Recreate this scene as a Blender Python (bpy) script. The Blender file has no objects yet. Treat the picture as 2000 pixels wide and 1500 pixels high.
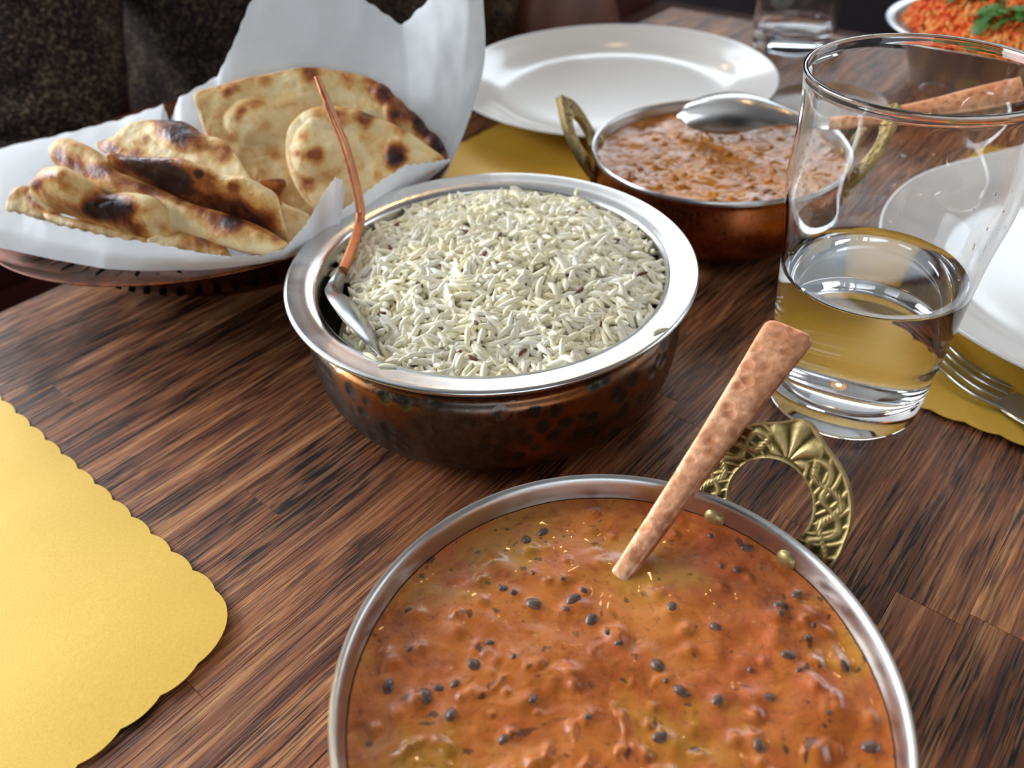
import bpy, bmesh, math, random
import numpy as np
from mathutils import Vector, Matrix, noise
rnd = random.Random(7)
rs = np.random.RandomState(11)
SC = bpy.context.scene
COL = SC.collection
PI = math.pi
# ------------------------------------------------------------------ camera
H = 0.254; F = 1594.0
pit = math.radians(39.367); rol = math.radians(3.016)
fwd = np.array([0, math.cos(pit), -math.sin(pit)])
_x = np.array([1., 0, 0]); _d = np.array([0, -math.sin(pit), -math.cos(pit)])
RX = math.cos(rol)*_x + math.sin(rol)*_d
DN = -math.sin(rol)*_x + math.cos(rol)*_d
EYE = np.array([0, 0, H])
def P(u, v, z=0.0):
    q = (u-1000)/F*RX + (v-750)/F*DN + fwd
    return EYE + q*((z-H)/q[2])
def Y(u, v, y):
    q = (u-1000)/F*RX + (v-750)/F*DN + fwd
    return EYE + q*(y/q[1])
def Q(w):
    w = np.asarray(w) - EYE; k = w@fwd
    return 1000+F*(w@RX)/k, 750+F*(w@DN)/k
cam = bpy.data.cameras.new('camera'); co = bpy.data.objects.new('camera', cam); COL.objects.link(co)
M = Matrix(((RX[0], -DN[0], -fwd[0], 0), (RX[1], -DN[1], -fwd[1], 0), (RX[2], -DN[2], -fwd[2], H), (0, 0, 0, 1)))
co.matrix_world = M
cam.sensor_fit = 'HORIZONTAL'; cam.sensor_width = 36; cam.lens = F/2000*36
cam.clip_start = 0.01; cam.clip_end = 60
cam.dof.use_dof = True; cam.dof.focus_distance = 0.30; cam.dof.aperture_fstop = 9.5
SC.camera = co
SC.view_settings.view_transform = 'Standard'; SC.view_settings.look = 'None'
SC.view_settings.gamma = 1.0; SC.view_settings.use_curve_mapping = False
SC.view_settings.exposure = 0.08
# ------------------------------------------------------------------ light
W = bpy.data.worlds.new('world'); SC.world = W; W.use_nodes = True
W.node_tree.nodes['Background'].inputs[0].default_value = (0.75, 0.86, 1.0, 1)
W.node_tree.nodes['Background'].inputs[1].default_value = 1.0
def area(name, loc, target, sx, sy, power, color):
    l = bpy.data.lights.new(name, 'AREA'); l.shape = 'RECTANGLE'; l.size = sx; l.size_y = sy
    l.energy = power; l.color = color
    o = bpy.data.objects.new(name, l); COL.objects.link(o); o.location = loc
    d = Vector(target)-Vector(loc); o.rotation_euler = d.to_track_quat('-Z', 'Y').to_euler()
    return o
DAY = (0.86, 0.93, 1.0)
# daylight coming in through the openings of the room shell, plus an added fill
area('daylight_left', (-2.45, 1.5, 0.95), (0, 1.5, 0.95), 2.5, 1.45, 168, DAY)
area('daylight_far_right', (1.22, 3.15, 1.5), (1.22, 0, 1.5), 2.7, 0.95, 32, (0.80, 0.91, 1.0))
area('daylight_far_left', (-1.2, 3.15, 1.5), (-1.2, 0, 1.5), 1.6, 0.95, 34, DAY)
area('fill_behind', (0.3, -2.45, 1.0), (0.3, 0, 1.0), 2.6, 1.4, 12, DAY)  # fill lamp added behind the camera, in an unseen opening
area('daylight_right', (2.95, 0.7, 1.1), (0, 0.7, 1.1), 1.8, 1.2, 12, DAY)

# ------------------------------------------------------------------ materials
MATS = {}
class NT:
    def __init__(s, name):
        s.m = bpy.data.materials.new(name); s.m.use_nodes = True
        s.t = s.m.node_tree; s.b = s.t.nodes['Principled BSDF']; s.out = s.t.nodes['Material Output']
    def n(s, typ, **kw):
        x = s.t.nodes.new(typ)
        for k, v in kw.items():
            if k.startswith('i_'): x.inputs[k[2:].replace('_', ' ')].default_value = v
            else: setattr(x, k, v)
        return x
    def l(s, a, b): s.t.links.new(a, b)
    def coord(s, scale=(1, 1, 1), which='Object', rnd=False):
        tc = s.n('ShaderNodeTexCoord'); mp = s.n('ShaderNodeMapping'); mp.inputs['Scale'].default_value = scale
        if rnd:
            oi = s.n('ShaderNodeObjectInfo'); ml = s.n('ShaderNodeMath', operation='MULTIPLY'); ml.inputs[1].default_value = 40
            s.l(oi.outputs['Random'], ml.inputs[0]); ad = s.n('ShaderNodeVectorMath', operation='ADD')
            s.l(tc.outputs[which], ad.inputs[0]); s.l(ml.outputs[0], ad.inputs[1]); s.l(ad.outputs[0], mp.inputs[0])
        else: s.l(tc.outputs[which], mp.inputs[0])
        return mp.outputs[0]
    def noise(s, vec, scale, detail=4, rough=.55, dist=0):
        x = s.n('ShaderNodeTexNoise'); x.inputs['Scale'].default_value = scale; x.inputs['Detail'].default_value = detail
        x.inputs['Roughness'].default_value = rough; x.inputs['Distortion'].default_value = dist
        s.l(vec, x.inputs['Vector']); return x.outputs['Fac']
    def voro(s, vec, scale, feat='F1', out='Distance', rnd=1.0):
        x = s.n('ShaderNodeTexVoronoi'); x.feature = feat; x.inputs['Scale'].default_value = scale
        x.inputs['Randomness'].default_value = rnd
        s.l(vec, x.inputs['Vector']); return x.outputs[out]
    def ramp(s, fac, stops, interp='LINEAR'):
        x = s.n('ShaderNodeValToRGB'); x.color_ramp.interpolation = interp
        e = x.color_ramp.elements
        while len(e) < len(stops): e.new(0.5)
        for i, (p, c) in enumerate(stops):
            e[i].position = p
            e[i].color = (c, c, c, 1) if not isinstance(c, (tuple, list)) else (*c, 1)
        s.l(fac, x.inputs[0]); return x.outputs[0]
    def mix(s, fac, a, b, mode='MIX'):
        x = s.n('ShaderNodeMix', data_type='RGBA', blend_type=mode)
        for sock, val in ((x.inputs[0], fac), (x.inputs[6], a), (x.inputs[7], b)):
            if hasattr(val, 'is_linked') or isinstance(val, bpy.types.NodeSocket): s.l(val, sock)
            elif isinstance(val, (tuple, list)): sock.default_value = (*val, 1)
            else: sock.default_value = val
        return x.outputs[2]
    def math(s, op, a, b=0.0):
        x = s.n('ShaderNodeMath', operation=op)
        for i, v in enumerate((a, b)):
            if isinstance(v, bpy.types.NodeSocket): s.l(v, x.inputs[i])
            else: x.inputs[i].default_value = v
        return x.outputs[0]
    def attr(s, name):
        x = s.n('ShaderNodeAttribute'); x.attribute_name = name; return x.outputs['Fac']
    def bump(s, h, strength=.3, dist=.001, prev=None):
        x = s.n('ShaderNodeBump'); x.inputs['Strength'].default_value = strength; x.inputs['Distance'].default_value = dist
        s.l(h, x.inputs['Height'])
        if prev is not None: s.l(prev, x.inputs['Normal'])
        return x.outputs[0]
    def set(s, **kw):
        for k, v in kw.items():
            k = k.replace('_', ' ')
            k = {'Spec': 'Specular IOR Level'}.get(k, k)
            sock = s.b.inputs[k]
            if isinstance(v, bpy.types.NodeSocket): s.l(v, sock)
            elif isinstance(v, (tuple, list)) and len(v) == 3 and sock.type == 'RGBA': sock.default_value = (*v, 1)
            else: sock.default_value = v
        return s
def srgb(r, g, b):
    f = lambda c: (c/255/12.92) if c <= 10 else ((c/255+.055)/1.055)**2.4
    return (f(r), f(g), f(b))
def mat_wood():
    n = NT('stained_wood'); v = n.coord((1, 1, 1), rnd=True)
    def strec(a, b):
        st = n.n('ShaderNodeMapping'); st.inputs['Scale'].default_value = (a, b, b); n.l(v, st.inputs[0]); return st.outputs[0]
    fine = n.noise(strec(14, 420), 1.0, 5, .65)
    pore = n.noise(strec(40, 900), 1.0, 2, .5, .25)
    mid = n.noise(strec(7, 130), 1.0, 4, .6, .5)
    big = n.noise(strec(9, 34), 1.0, 4, .6, 1.2)
    oi = n.n('ShaderNodeObjectInfo')
    base = n.ramp(n.mix(.5, fine, mid), [(.36, srgb(100, 54, 34)), (.5, srgb(166, 104, 66)), (.64, srgb(224, 162, 108))])
    tone = n.ramp(oi.outputs['Random'], [(0, .72), (.5, .90), (1, 1.15)])
    c = n.mix(1.0, base, tone, 'MULTIPLY')
    c = n.mix(n.ramp(big, [(.34, .75), (.56, 0.0)]), c, srgb(58, 30, 20))
    reg = n.ramp(big, [(.40, 1.0), (.62, .35)])
    dm = n.math('MULTIPLY', n.ramp(pore, [(.48, 0.0), (.56, 1.0)]), reg)
    c = n.mix(dm, c, srgb(18, 10, 10))
    rough = n.ramp(big, [(.3, .36), (.7, .50)])
    bh = n.mix(.6, fine, n.ramp(pore, [(.5, 1.0), (.62, 0.0)]))
    n.set(Base_Color=c, Roughness=rough, Spec=.34, Normal=n.bump(bh, .4, .0005))
    return n.m
def mat_plain(name, col, rough=.5, metal=0, var=.0, scale=60, bump=0, **kw):
    n = NT(name); v = n.coord()
    if var or bump:
        f = n.noise(v, scale, 4)
        c = n.mix(n.ramp(f, [(.3, 0.0), (.7, 1.0)]), tuple(x*(1-var) for x in col), tuple(min(1, x*(1+var)) for x in col))
        n.set(Base_Color=c)
        if bump: n.set(Normal=n.bump(f, bump, .001))
    else: n.set(Base_Color=col)
    n.set(Roughness=rough, Metallic=metal, **kw)
    return n.m
def mat_steel(name='steel', col=(.62, .63, .63), rough=.24):
    n = NT(name); v = n.coord()
    f = n.noise(v, 900, 3); g = n.noise(v, 45, 4)
    sc = n.n('ShaderNodeMapping'); sc.inputs['Scale'].default_value = (3000, 90, 90); sc.inputs['Rotation'].default_value = (0, 0, .7); n.l(v, sc.inputs[0])
    h = n.noise(sc.outputs[0], 1, 2)
    n.set(Base_Color=n.mix(g, tuple(c*.8 for c in col), col), Metallic=1.0,
          Roughness=n.ramp(n.mix(.3, g, f), [(.35, rough*.85), (.65, rough*1.25)]), Normal=n.bump(n.mix(.5, f, h), .05, .0001))
    return n.m
def mat_hammered(name, stops, scale, rough=.3, bump=.5, dist=.0012, edge=None, metal=1.0, dents=None):
    n = NT(name); v = n.coord()
    wn = n.n('ShaderNodeTexNoise'); wn.inputs['Scale'].default_value = scale*.5; n.l(v, wn.inputs[0])
    sc = n.n('ShaderNodeVectorMath', operation='SCALE'); sc.inputs['Scale'].default_value = .35/scale; n.l(wn.outputs['Color'], sc.inputs[0])
    ad = n.n('ShaderNodeVectorMath', operation='ADD'); n.l(v, ad.inputs[0]); n.l(sc.outputs[0], ad.inputs[1])
    d0 = n.voro(ad.outputs[0], scale, 'F1', rnd=.8)
    d = n.ramp(d0, [(.12, 0.0), (.30, .55), (.48, 1.0)])
    g = n.noise(v, 28, 4); fine = n.noise(v, 420, 4, .6); mid = n.noise(v, 90, 3)
    c = n.ramp(n.mix(.3, n.mix(.5, g, mid), fine), stops)
    if dents: c = n.mix(n.ramp(d0, [(.22, .8), (.42, 0.0)]), c, dents)
    if edge:
        msk = n.ramp(d0, [(.36, 0.0), (.56, 1.0)]); pat = n.ramp(n.noise(v, 17, 2), [(.50, 0.0), (.60, .85)])
        c = n.mix(n.math('MULTIPLY', msk, pat), c, edge)
    n.set(Base_Color=c, Metallic=metal, Roughness=n.ramp(fine, [(.3, rough*.8), (.7, rough*1.4)]),
          Normal=n.bump(d, bump, dist, n.bump(fine, .15, .0003)))
    return n.m
def mat_glass(name='clear_glass', ior=1.5, rough=0.0, col=(1, 1, 1)):
    m = bpy.data.materials.new(name); m.use_nodes = True; t = m.node_tree
    t.nodes.remove(t.nodes['Principled BSDF']); g = t.nodes.new('ShaderNodeBsdfGlass')
    g.inputs['IOR'].default_value = ior; g.inputs['Roughness'].default_value = rough; g.inputs['Color'].default_value = (*col, 1)
    t.links.new(g.outputs[0], t.nodes['Material Output'].inputs[0]); return m
def mat_paper():
    n = NT('parchment_paper'); v = n.coord()
    f = n.noise(v, 220, 6, .7); g = n.noise(v, 18, 3)
    c = n.mix(f, (.82, .84, .86), (.95, .96, .97))
    n.set(Base_Color=c, Roughness=.5, Spec=.35, Normal=n.bump(n.mix(.4, f, g), .25, .0006))
    tr = n.n('ShaderNodeBsdfTranslucent'); tr.inputs[0].default_value = (.85, .88, .9, 1)
    mx = n.n('ShaderNodeMixShader'); mx.inputs[0].default_value = .28
    n.l(n.b.outputs[0], mx.inputs[1]); n.l(tr.outputs[0], mx.inputs[2]); n.l(mx.outputs[0], n.out.inputs[0])
    return n.m
def mat_bread():
    n = NT('baked_bread'); v = n.coord(rnd=True)
    ch = n.attr('char'); f = n.noise(v, 70, 5, .6, .8); g = n.noise(v, 300, 5, .65); h = n.noise(v, 26, 4, .6)
    x = n.math('ADD', n.math('MULTIPLY', ch, .80), n.math('MULTIPLY', n.math('SUBTRACT', f, .5), .85))
    x = n.math('ADD', x, n.math('MULTIPLY', n.math('SUBTRACT', g, .5), .30))
    x = n.math('ADD', x, n.math('MULTIPLY', n.math('SUBTRACT', h, .45), .45))
    c = n.ramp(x, [(.0, srgb(244, 222, 172)), (.16, srgb(236, 202, 138)), (.34, srgb(212, 154, 84)), (.52, srgb(160, 90, 42)), (.76, srgb(88, 42, 26)), (1.0, srgb(44, 26, 24))])
    n.set(Base_Color=c, Roughness=n.ramp(x, [(.2, .52), (.7, .34)]), Spec=.4,
          Normal=n.bump(n.mix(.5, f, g), .7, .0013, n.bump(h, .4, .003)))
    return n.m
def mat_rice(name, c1, c2, c3):
    n = NT(name); v = n.coord(); f = n.noise(v, 60, 3); g = n.noise(v, 350, 2)
    c = n.ramp(n.mix(.5, f, g), [(.38, c1), (.5, c2), (.62, c3)])
    n.set(Base_Color=c, Roughness=.42, Spec=.35)
    tr = n.n('ShaderNodeBsdfTranslucent'); n.l(c, tr.inputs[0])
    mx = n.n('ShaderNodeMixShader'); mx.inputs[0].default_value = .06
    n.l(n.b.outputs[0], mx.inputs[1]); n.l(tr.outputs[0], mx.inputs[2]); n.l(mx.outputs[0], n.out.inputs[0])
    return n.m
def mat_curry(name, reds, oil, rough=.22, oilfac=.5, redpatch=None, spec=.5, bmp=.5):
    n = NT(name); v = n.coord()
    wv = n.n('ShaderNodeVectorMath', operation='ADD'); nz = n.n('ShaderNodeTexNoise'); nz.inputs['Scale'].default_value = 30
    n.l(v, nz.inputs[0]); sc = n.n('ShaderNodeVectorMath', operation='SCALE'); sc.inputs['Scale'].default_value = .02
    n.l(nz.outputs['Color'], sc.inputs[0]); n.l(v, wv.inputs[0]); n.l(sc.outputs[0], wv.inputs[1]); w = wv.outputs[0]
    f = n.noise(w, 34, 5, .6); g = n.noise(w, 24, 4, .6); s = n.noise(w, 380, 5, .7); m = n.noise(w, 110, 4, .6)
    c = n.ramp(n.mix(.3, f, m), reds)
    o = n.ramp(g, [(.50, 0.0), (.60, oilfac)])
    c = n.mix(o, c, oil)
    if redpatch:
        r2 = n.n('ShaderNodeVectorMath', operation='ADD'); r2.inputs[1].default_value = (3, 5, 1); n.l(w, r2.inputs[0])
        c = n.mix(n.ramp(n.noise(r2.outputs[0], 30, 3, .5), [(.55, 0.0), (.60, .6)]), c, redpatch)
    c = n.mix(n.ramp(s, [(.34, .5), (.45, 0.0)]), c, tuple(x*.35 for x in reds[0][1]))
    c = n.mix(n.ramp(s, [(.58, .0), (.70, .35)]), c, tuple(min(1, x*1.5) for x in reds[-1][1]))
    k = n.noise(w, 190, 2, .5)
    c = n.mix(n.ramp(k, [(.65, 0.0), (.70, .8)]), c, srgb(60, 32, 20))
    n.set(Base_Color=c, Roughness=n.ramp(m, [(.35, rough), (.65, rough*1.7)]), Spec=spec,
          Coat_Weight=n.ramp(g, [(.42, .12*spec), (.6, 1.1*spec)]), Coat_Roughness=.06, Normal=n.bump(n.mix(.4, m, s), bmp, .0009))
    return n.m
def mat_mat():
    n = NT('gold_card'); v = n.coord(); f = n.noise(v, 900, 5, .7); g = n.noise(v, 12, 3)
    c = n.mix(f, srgb(208, 162, 48), srgb(234, 196, 84))
    n.set(Base_Color=c, Roughness=.42, Metallic=.25, Spec=.5, Normal=n.bump(f, .2, .0003)); return n.m
def mat_brass():
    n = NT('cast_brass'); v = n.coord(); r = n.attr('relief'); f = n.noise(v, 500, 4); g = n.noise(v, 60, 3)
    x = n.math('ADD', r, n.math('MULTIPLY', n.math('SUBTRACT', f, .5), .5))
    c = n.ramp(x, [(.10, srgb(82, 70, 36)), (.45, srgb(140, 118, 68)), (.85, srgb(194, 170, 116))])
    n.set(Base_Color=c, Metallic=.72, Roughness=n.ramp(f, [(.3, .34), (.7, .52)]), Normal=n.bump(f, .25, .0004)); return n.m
def mat_tweed():
    n = NT('speckled_wool'); v = n.coord(); f = n.noise(v, 340, 3, .6); g = n.noise(v, 30, 3)
    c = n.ramp(n.mix(.25, f, g), [(.40, srgb(30, 25, 26)), (.53, srgb(62, 52, 48)), (.66, srgb(136, 118, 96))])
    n.set(Base_Color=c, Roughness=.95, Spec=.1, Normal=n.bump(f, .8, .002)); return n.m
MW = mat_wood()
STEEL = mat_steel('steel', (.74, .75, .75), .22); SSHINY = mat_steel('polished_steel', (.70, .71, .72), .12); STEEL2 = mat_steel('brushed_steel', (.66, .66, .65), .30)
COPD = mat_hammered('hammered_dark_copper', [(.3, srgb(74, 66, 60)), (.5, srgb(98, 88, 80)), (.7, srgb(122, 106, 94))], 125, .30, .5, .0009, srgb(156, 98, 50), dents=srgb(84, 82, 74))
COPB = mat_hammered('copper_shell', [(.3, srgb(112, 58, 34)), (.5, srgb(176, 100, 58)), (.7, srgb(205, 130, 84))], 60, .28, .18, .0008)
COPH = mat_hammered('hammered_copper', [(.35, srgb(196, 130, 94)), (.5, srgb(222, 162, 124)), (.65, srgb(240, 190, 156))], 180, .42, .32, .0007, metal=.8, dents=srgb(190, 126, 86))
COPS = mat_hammered('smooth_copper', [(.35, srgb(176, 108, 72)), (.5, srgb(206, 136, 96)), (.65, srgb(226, 164, 124))], 230, .40, .08, .0004, metal=.85)
DULL = mat_steel('dull_steel', (.46, .45, .44), .22)
COPT = mat_hammered('tarnished_copper', [(.34, srgb(46, 38, 32)), (.5, srgb(110, 62, 38)), (.68, srgb(176, 104, 66))], 40, .36, .3, .001)
GLASS = mat_glass(); PAPER = mat_paper(); BREAD = mat_bread(); GOLD = mat_mat(); BRASS = mat_brass(); TWEED = mat_tweed()
RICE = mat_rice('basmati', (1, .91, .62), (1, .95, .73), (1, .97, .84))
RICEB = mat_rice('rice_bed', (.95, .84, .50), (.98, .9, .6), (1, .94, .7))  # golder than the grains: warm shade between them put into the colour
RICEO = mat_rice('tomato_rice', srgb(238, 70, 34), srgb(252, 136, 52), srgb(255, 196, 120))
DAL = mat_curry('dal_gravy', [(.34, srgb(136, 62, 18)), (.45, srgb(174, 88, 26)), (.55, srgb(194, 108, 34)), (.66, srgb(204, 122, 50))], srgb(180, 122, 20), .24, .8, srgb(190, 92, 48))
KORMA = mat_curry('korma_gravy', [(.34, srgb(136, 76, 10)), (.45, srgb(178, 106, 18)), (.55, srgb(194, 122, 26)), (.66, srgb(200, 132, 40))], srgb(160, 90, 16), .17, .4, spec=.34, bmp=.5)
PORC = NT('white_porcelain').set(Base_Color=(.80, .79, .77), Roughness=.13, Spec=.55).m
STONE = mat_plain('beige_stoneware', srgb(128, 100, 78), .3, var=.15)
DARKWALL = mat_plain('dark_panel', srgb(30, 24, 28), .6, var=.3, scale=8)
PLASTER = mat_plain('warm_plaster', srgb(140, 124, 108), .8, var=.1, scale=12, bump=.2)
CEIL = mat_plain('ceiling_paint', srgb(150, 146, 142), .85, var=.05)
FLOORM = mat_plain('dark_floor', srgb(26, 20, 24), .5, var=.3, scale=10)
SEATM = mat_plain('oxblood_leather', srgb(70, 26, 22), .5, var=.2, scale=30, bump=.2)

# ------------------------------------------------------------------ builders
def link(name, me, mat=None, parent=None, smooth=True):
    o = bpy.data.objects.new(name, me); COL.objects.link(o)
    if mat is not None: me.materials.append(mat)
    if smooth:
        me.shade_smooth()
        try: me.set_sharp_from_angle(angle=math.radians(62))
        except Exception: pass
    if parent is not None: o.parent = parent
    return o
def tag(o, label, cat, group=None, kind=None):
    o['label'] = label; o['category'] = cat
    if group: o['group'] = group
    if kind: o['kind'] = kind
    return o
def empty(name, loc, label=None, cat=None, group=None, rz=0):
    o = bpy.data.objects.new(name, None); COL.objects.link(o); o.location = loc; o.rotation_euler = (0, 0, rz)
    o.empty_display_size = .02
    if label: tag(o, label, cat, group)
    return o
def mesh(name, V, Fc):
    me = bpy.data.meshes.new(name); me.from_pydata([tuple(map(float, v)) for v in V], [], [tuple(map(int, f)) for f in Fc]); me.update(); return me
def setattrf(me, name, arr):
    a = me.attributes.new(name, 'FLOAT', 'POINT'); a.data.foreach_set('value', np.asarray(arr, dtype=np.float32))
def recalc(me):
    bm = bmesh.new(); bm.from_mesh(me); bmesh.ops.recalc_face_normals(bm, faces=bm.faces); bm.to_mesh(me); bm.free()
def cr(p, n, closed=False):
    """Catmull-Rom resample of a polyline to n points."""
    p = np.asarray(p, float); m = len(p)
    segs = m if closed else m-1
    out = []
    for t in np.linspace(0, segs, n, endpoint=not closed):
        i = min(int(t), segs-1); f = t-i
        if closed: a, b, c, d = p[(i-1) % m], p[i % m], p[(i+1) % m], p[(i+2) % m]
        else: a, b, c, d = p[max(i-1, 0)], p[i], p[i+1], p[min(i+2, m-1)]
        out.append(.5*((2*b)+(c-a)*f+(2*a-5*b+4*c-d)*f*f+(3*b-a-3*c+d)*f**3))
    return np.array(out)
def lin(p, n):
    p = np.asarray(p, float); t = np.linspace(0, len(p)-1, n); i = np.minimum(t.astype(int), len(p)-2); f = (t-i)[:, None]
    return p[i]*(1-f)+p[i+1]*f
def lathe(prof, seg=96, name='lathe', close=False, sx=1, sy=1):
    V = []; Fc = []; idx = []
    for r, z in prof:
        if r < 1e-6: idx.append([len(V)]*seg); V.append((0, 0, z))
        else:
            b = len(V); idx.append([b+k for k in range(seg)])
            for k in range(seg): a = 2*PI*k/seg; V.append((r*math.cos(a)*sx, r*math.sin(a)*sy, z))
    rows = list(range(len(prof)))
    pairs = [(i, i+1) for i in range(len(prof)-1)] + ([(len(prof)-1, 0)] if close else [])
    for i, j in pairs:
        for k in range(seg):
            q = (k+1) % seg; f = [idx[i][k], idx[i][q], idx[j][q], idx[j][k]]
            g = []
            for x in f:
                if x not in g: g.append(x)
            if len(g) > 2: Fc.append(g)
    me = mesh(name, V, Fc); recalc(me); return me
def smoothprof(pts, n): return [tuple(x) for x in cr(pts, n)]
def box(name, lo, hi, mat=None, parent=None, bev=0, mtx=None):
    bm = bmesh.new(); bmesh.ops.create_cube(bm, size=1)
    for v in bm.verts: v.co = Vector([(lo[i]+hi[i])/2+v.co[i]*(hi[i]-lo[i]) for i in range(3)])
    if bev: bmesh.ops.bevel(bm, geom=list(bm.edges), offset=bev, segments=2, affect='EDGES')
    me = bpy.data.meshes.new(name); bm.to_mesh(me); bm.free()
    o = link(name, me, mat, parent, smooth=False)
    return o
def gridmesh(G, thick=0, closed_u=False, name='grid'):
    """G: array r x c x 3; thick>0 makes a closed shell offset along the normals."""
    G = np.asarray(G, float); r, c, _ = G.shape
    du = np.gradient(G, axis=1); dv = np.gradient(G, axis=0)
    N = np.cross(du, dv); N /= (np.linalg.norm(N, axis=2, keepdims=True)+1e-12)
    V = [G.reshape(-1, 3)]; Fc = []
    for i in range(r-1):
        for j in range(c-1): a = i*c+j; Fc.append((a, a+1, a+c+1, a+c))
    if thick:
        V.append((G-N*thick).reshape(-1, 3)); o = r*c
        for i in range(r-1):
            for j in range(c-1): a = o+i*c+j; Fc.append((a, a+c, a+c+1, a+1))
        for j in range(c-1):
            Fc.append((j+1, j, o+j, o+j+1)); a = (r-1)*c+j; Fc.append((a, a+1, o+a+1, o+a))
        for i in range(r-1):
            a = i*c; Fc.append((a, a+c, o+a+c, o+a)); a = i*c+c-1; Fc.append((a+c, a, o+a, o+a+c))
    return mesh(name, np.concatenate(V), Fc)
def tube(path, rad, seg=12, name='tube', flat=1.0, up=(0, 0, 1), cap=True):
    """tube along path; rad number, list, or list of (a,b); up orients b"""
    p = np.asarray(path, float); n = len(p); V = []; Fc = []
    T = np.gradient(p, axis=0); T /= np.linalg.norm(T, axis=1, keepdims=True)+1e-12
    up = np.asarray(up, float)
    for i in range(n):
        u_ = up[i] if up.ndim == 2 else up
        s = np.cross(T[i], u_); s /= np.linalg.norm(s)+1e-12; w = np.cross(s, T[i])
        r = rad[i] if hasattr(rad, '__len__') else rad
        a, b = (r if hasattr(r, '__len__') else (r, r*flat))
        for k in range(seg):
            t = 2*PI*k/seg; V.append(p[i]+s*a*math.cos(t)+w*b*math.sin(t))
    for i in range(n-1):
        for k in range(seg):
            q = (k+1) % seg; Fc.append((i*seg+k, i*seg+q, (i+1)*seg+q, (i+1)*seg+k))
    if cap:
        V.append(p[0]); V.append(p[-1]); a = n*seg
        for k in range(seg):
            q = (k+1) % seg; Fc.append((a, q, k)); Fc.append((a+1, (n-1)*seg+k, (n-1)*seg+q))
    me = mesh(name, V, Fc); recalc(me); return me
def fbm(p, s, o=3):
    v = 0; a = 1; t = 0
    q = Vector(p)*s
    for _ in range(o): v += a*noise.noise(q); t += a; a *= .5; q = q*2.03+Vector((7.1, 3.3, 1.7))
    return v/t
# table frame: s runs along the far-left edge, t towards the person opposite
A48 = math.radians(48); TO = np.array([-.2495, .4455])
Es = np.array([math.cos(A48), math.sin(A48)]); Et = np.array([-Es[1], Es[0]])
def ST(s, t, z=0.0):
    q = TO+Es*s+Et*t; return np.array([q[0], q[1], z])

# ------------------------------------------------------------------ room shell (z=0 is the table top)
def struct(name, o): o.name = name; o['kind'] = 'structure'; return o
FZ = -.75; CZ = 2.0
struct('floor', box('floor', (-2.6, -2.6, FZ-.05), (3.1, 3.3, FZ), FLOORM))
struct('ceiling', box('ceiling', (-2.6, -2.6, CZ), (3.1, 3.3, CZ+.05), CEIL))
def wall(name, axis, pos, a0, a1, hole, mat, lowmat=None):
    """wall with one or more window openings made as joined blocks"""
    bm = bmesh.new()
    def blk(u0, u1, z0, z1):
        r = bmesh.ops.create_cube(bm, size=1)['verts']
        for v in r:
            u = (u0+u1)/2+v.co.x*(u1-u0); w = pos+v.co.y*.1; z = (z0+z1)/2+v.co.z*(z1-z0)
            v.co = Vector((u, w, z)) if axis == 'y' else Vector((w, u, z))
    cur = a0
    for (h0, h1, z0, z1) in sorted(hole):
        if h0 > cur: blk(cur, h0, FZ, CZ)
        blk(h0, h1, FZ, z0); blk(h0, h1, z1, CZ); cur = h1
    blk(cur, a1, FZ, CZ)
    bmesh.ops.recalc_face_normals(bm, faces=bm.faces)
    me = bpy.data.meshes.new(name); bm.to_mesh(me); bm.free()
    return struct(name, link(name, me, mat, None, False))
wall('wall_left', 'x', -2.55, -2.6, 3.3, [(.2, 2.8, .2, 1.7)], DARKWALL)
wall('wall_far', 'y', 3.25, -2.6, 3.1, [(-2.05, -.35, 1.0, 1.99), (-.15, 2.6, 1.0, 1.99)], DARKWALL)
wall('wall_right', 'x', 3.05, -2.6, 3.3, [(-.25, 1.65, .45, 1.75)], PLASTER)
wall('wall_near', 'y', -2.55, -2.6, 3.1, [(-1.05, 1.65, .25, 1.75)], PLASTER)
# window frames with glazing bars
def win(n, axis, pos, u0, u1, z0, z1):
    bm = bmesh.new()
    bars = [(u0, u0+.05, z0, z1), (u1-.05, u1, z0, z1), (u0, u1, z0, z0+.05), (u0, u1, z1-.05, z1), ((u0+u1)/2-.025, (u0+u1)/2+.025, z0, z1)]
    for a, b, c, d in bars:
        for v in bmesh.ops.create_cube(bm, size=1)['verts']:
            u = (a+b)/2+v.co.x*(b-a); w = pos+v.co.y*.05; z = (c+d)/2+v.co.z*(d-c)
            v.co = Vector((u, w, z)) if axis == 'y' else Vector((w, u, z))
    me = bpy.data.meshes.new('window'); bm.to_mesh(me); bm.free()
    return struct('window_%d' % n, link('window', me, DARKWALL, None, False))
win(1, 'x', -2.5, .2, 2.8, .2, 1.7); win(2, 'y', 3.2, -2.05, -.35, 1.0, 1.99); win(3, 'y', 3.2, -.15, 2.6, 1.0, 1.99)

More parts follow.
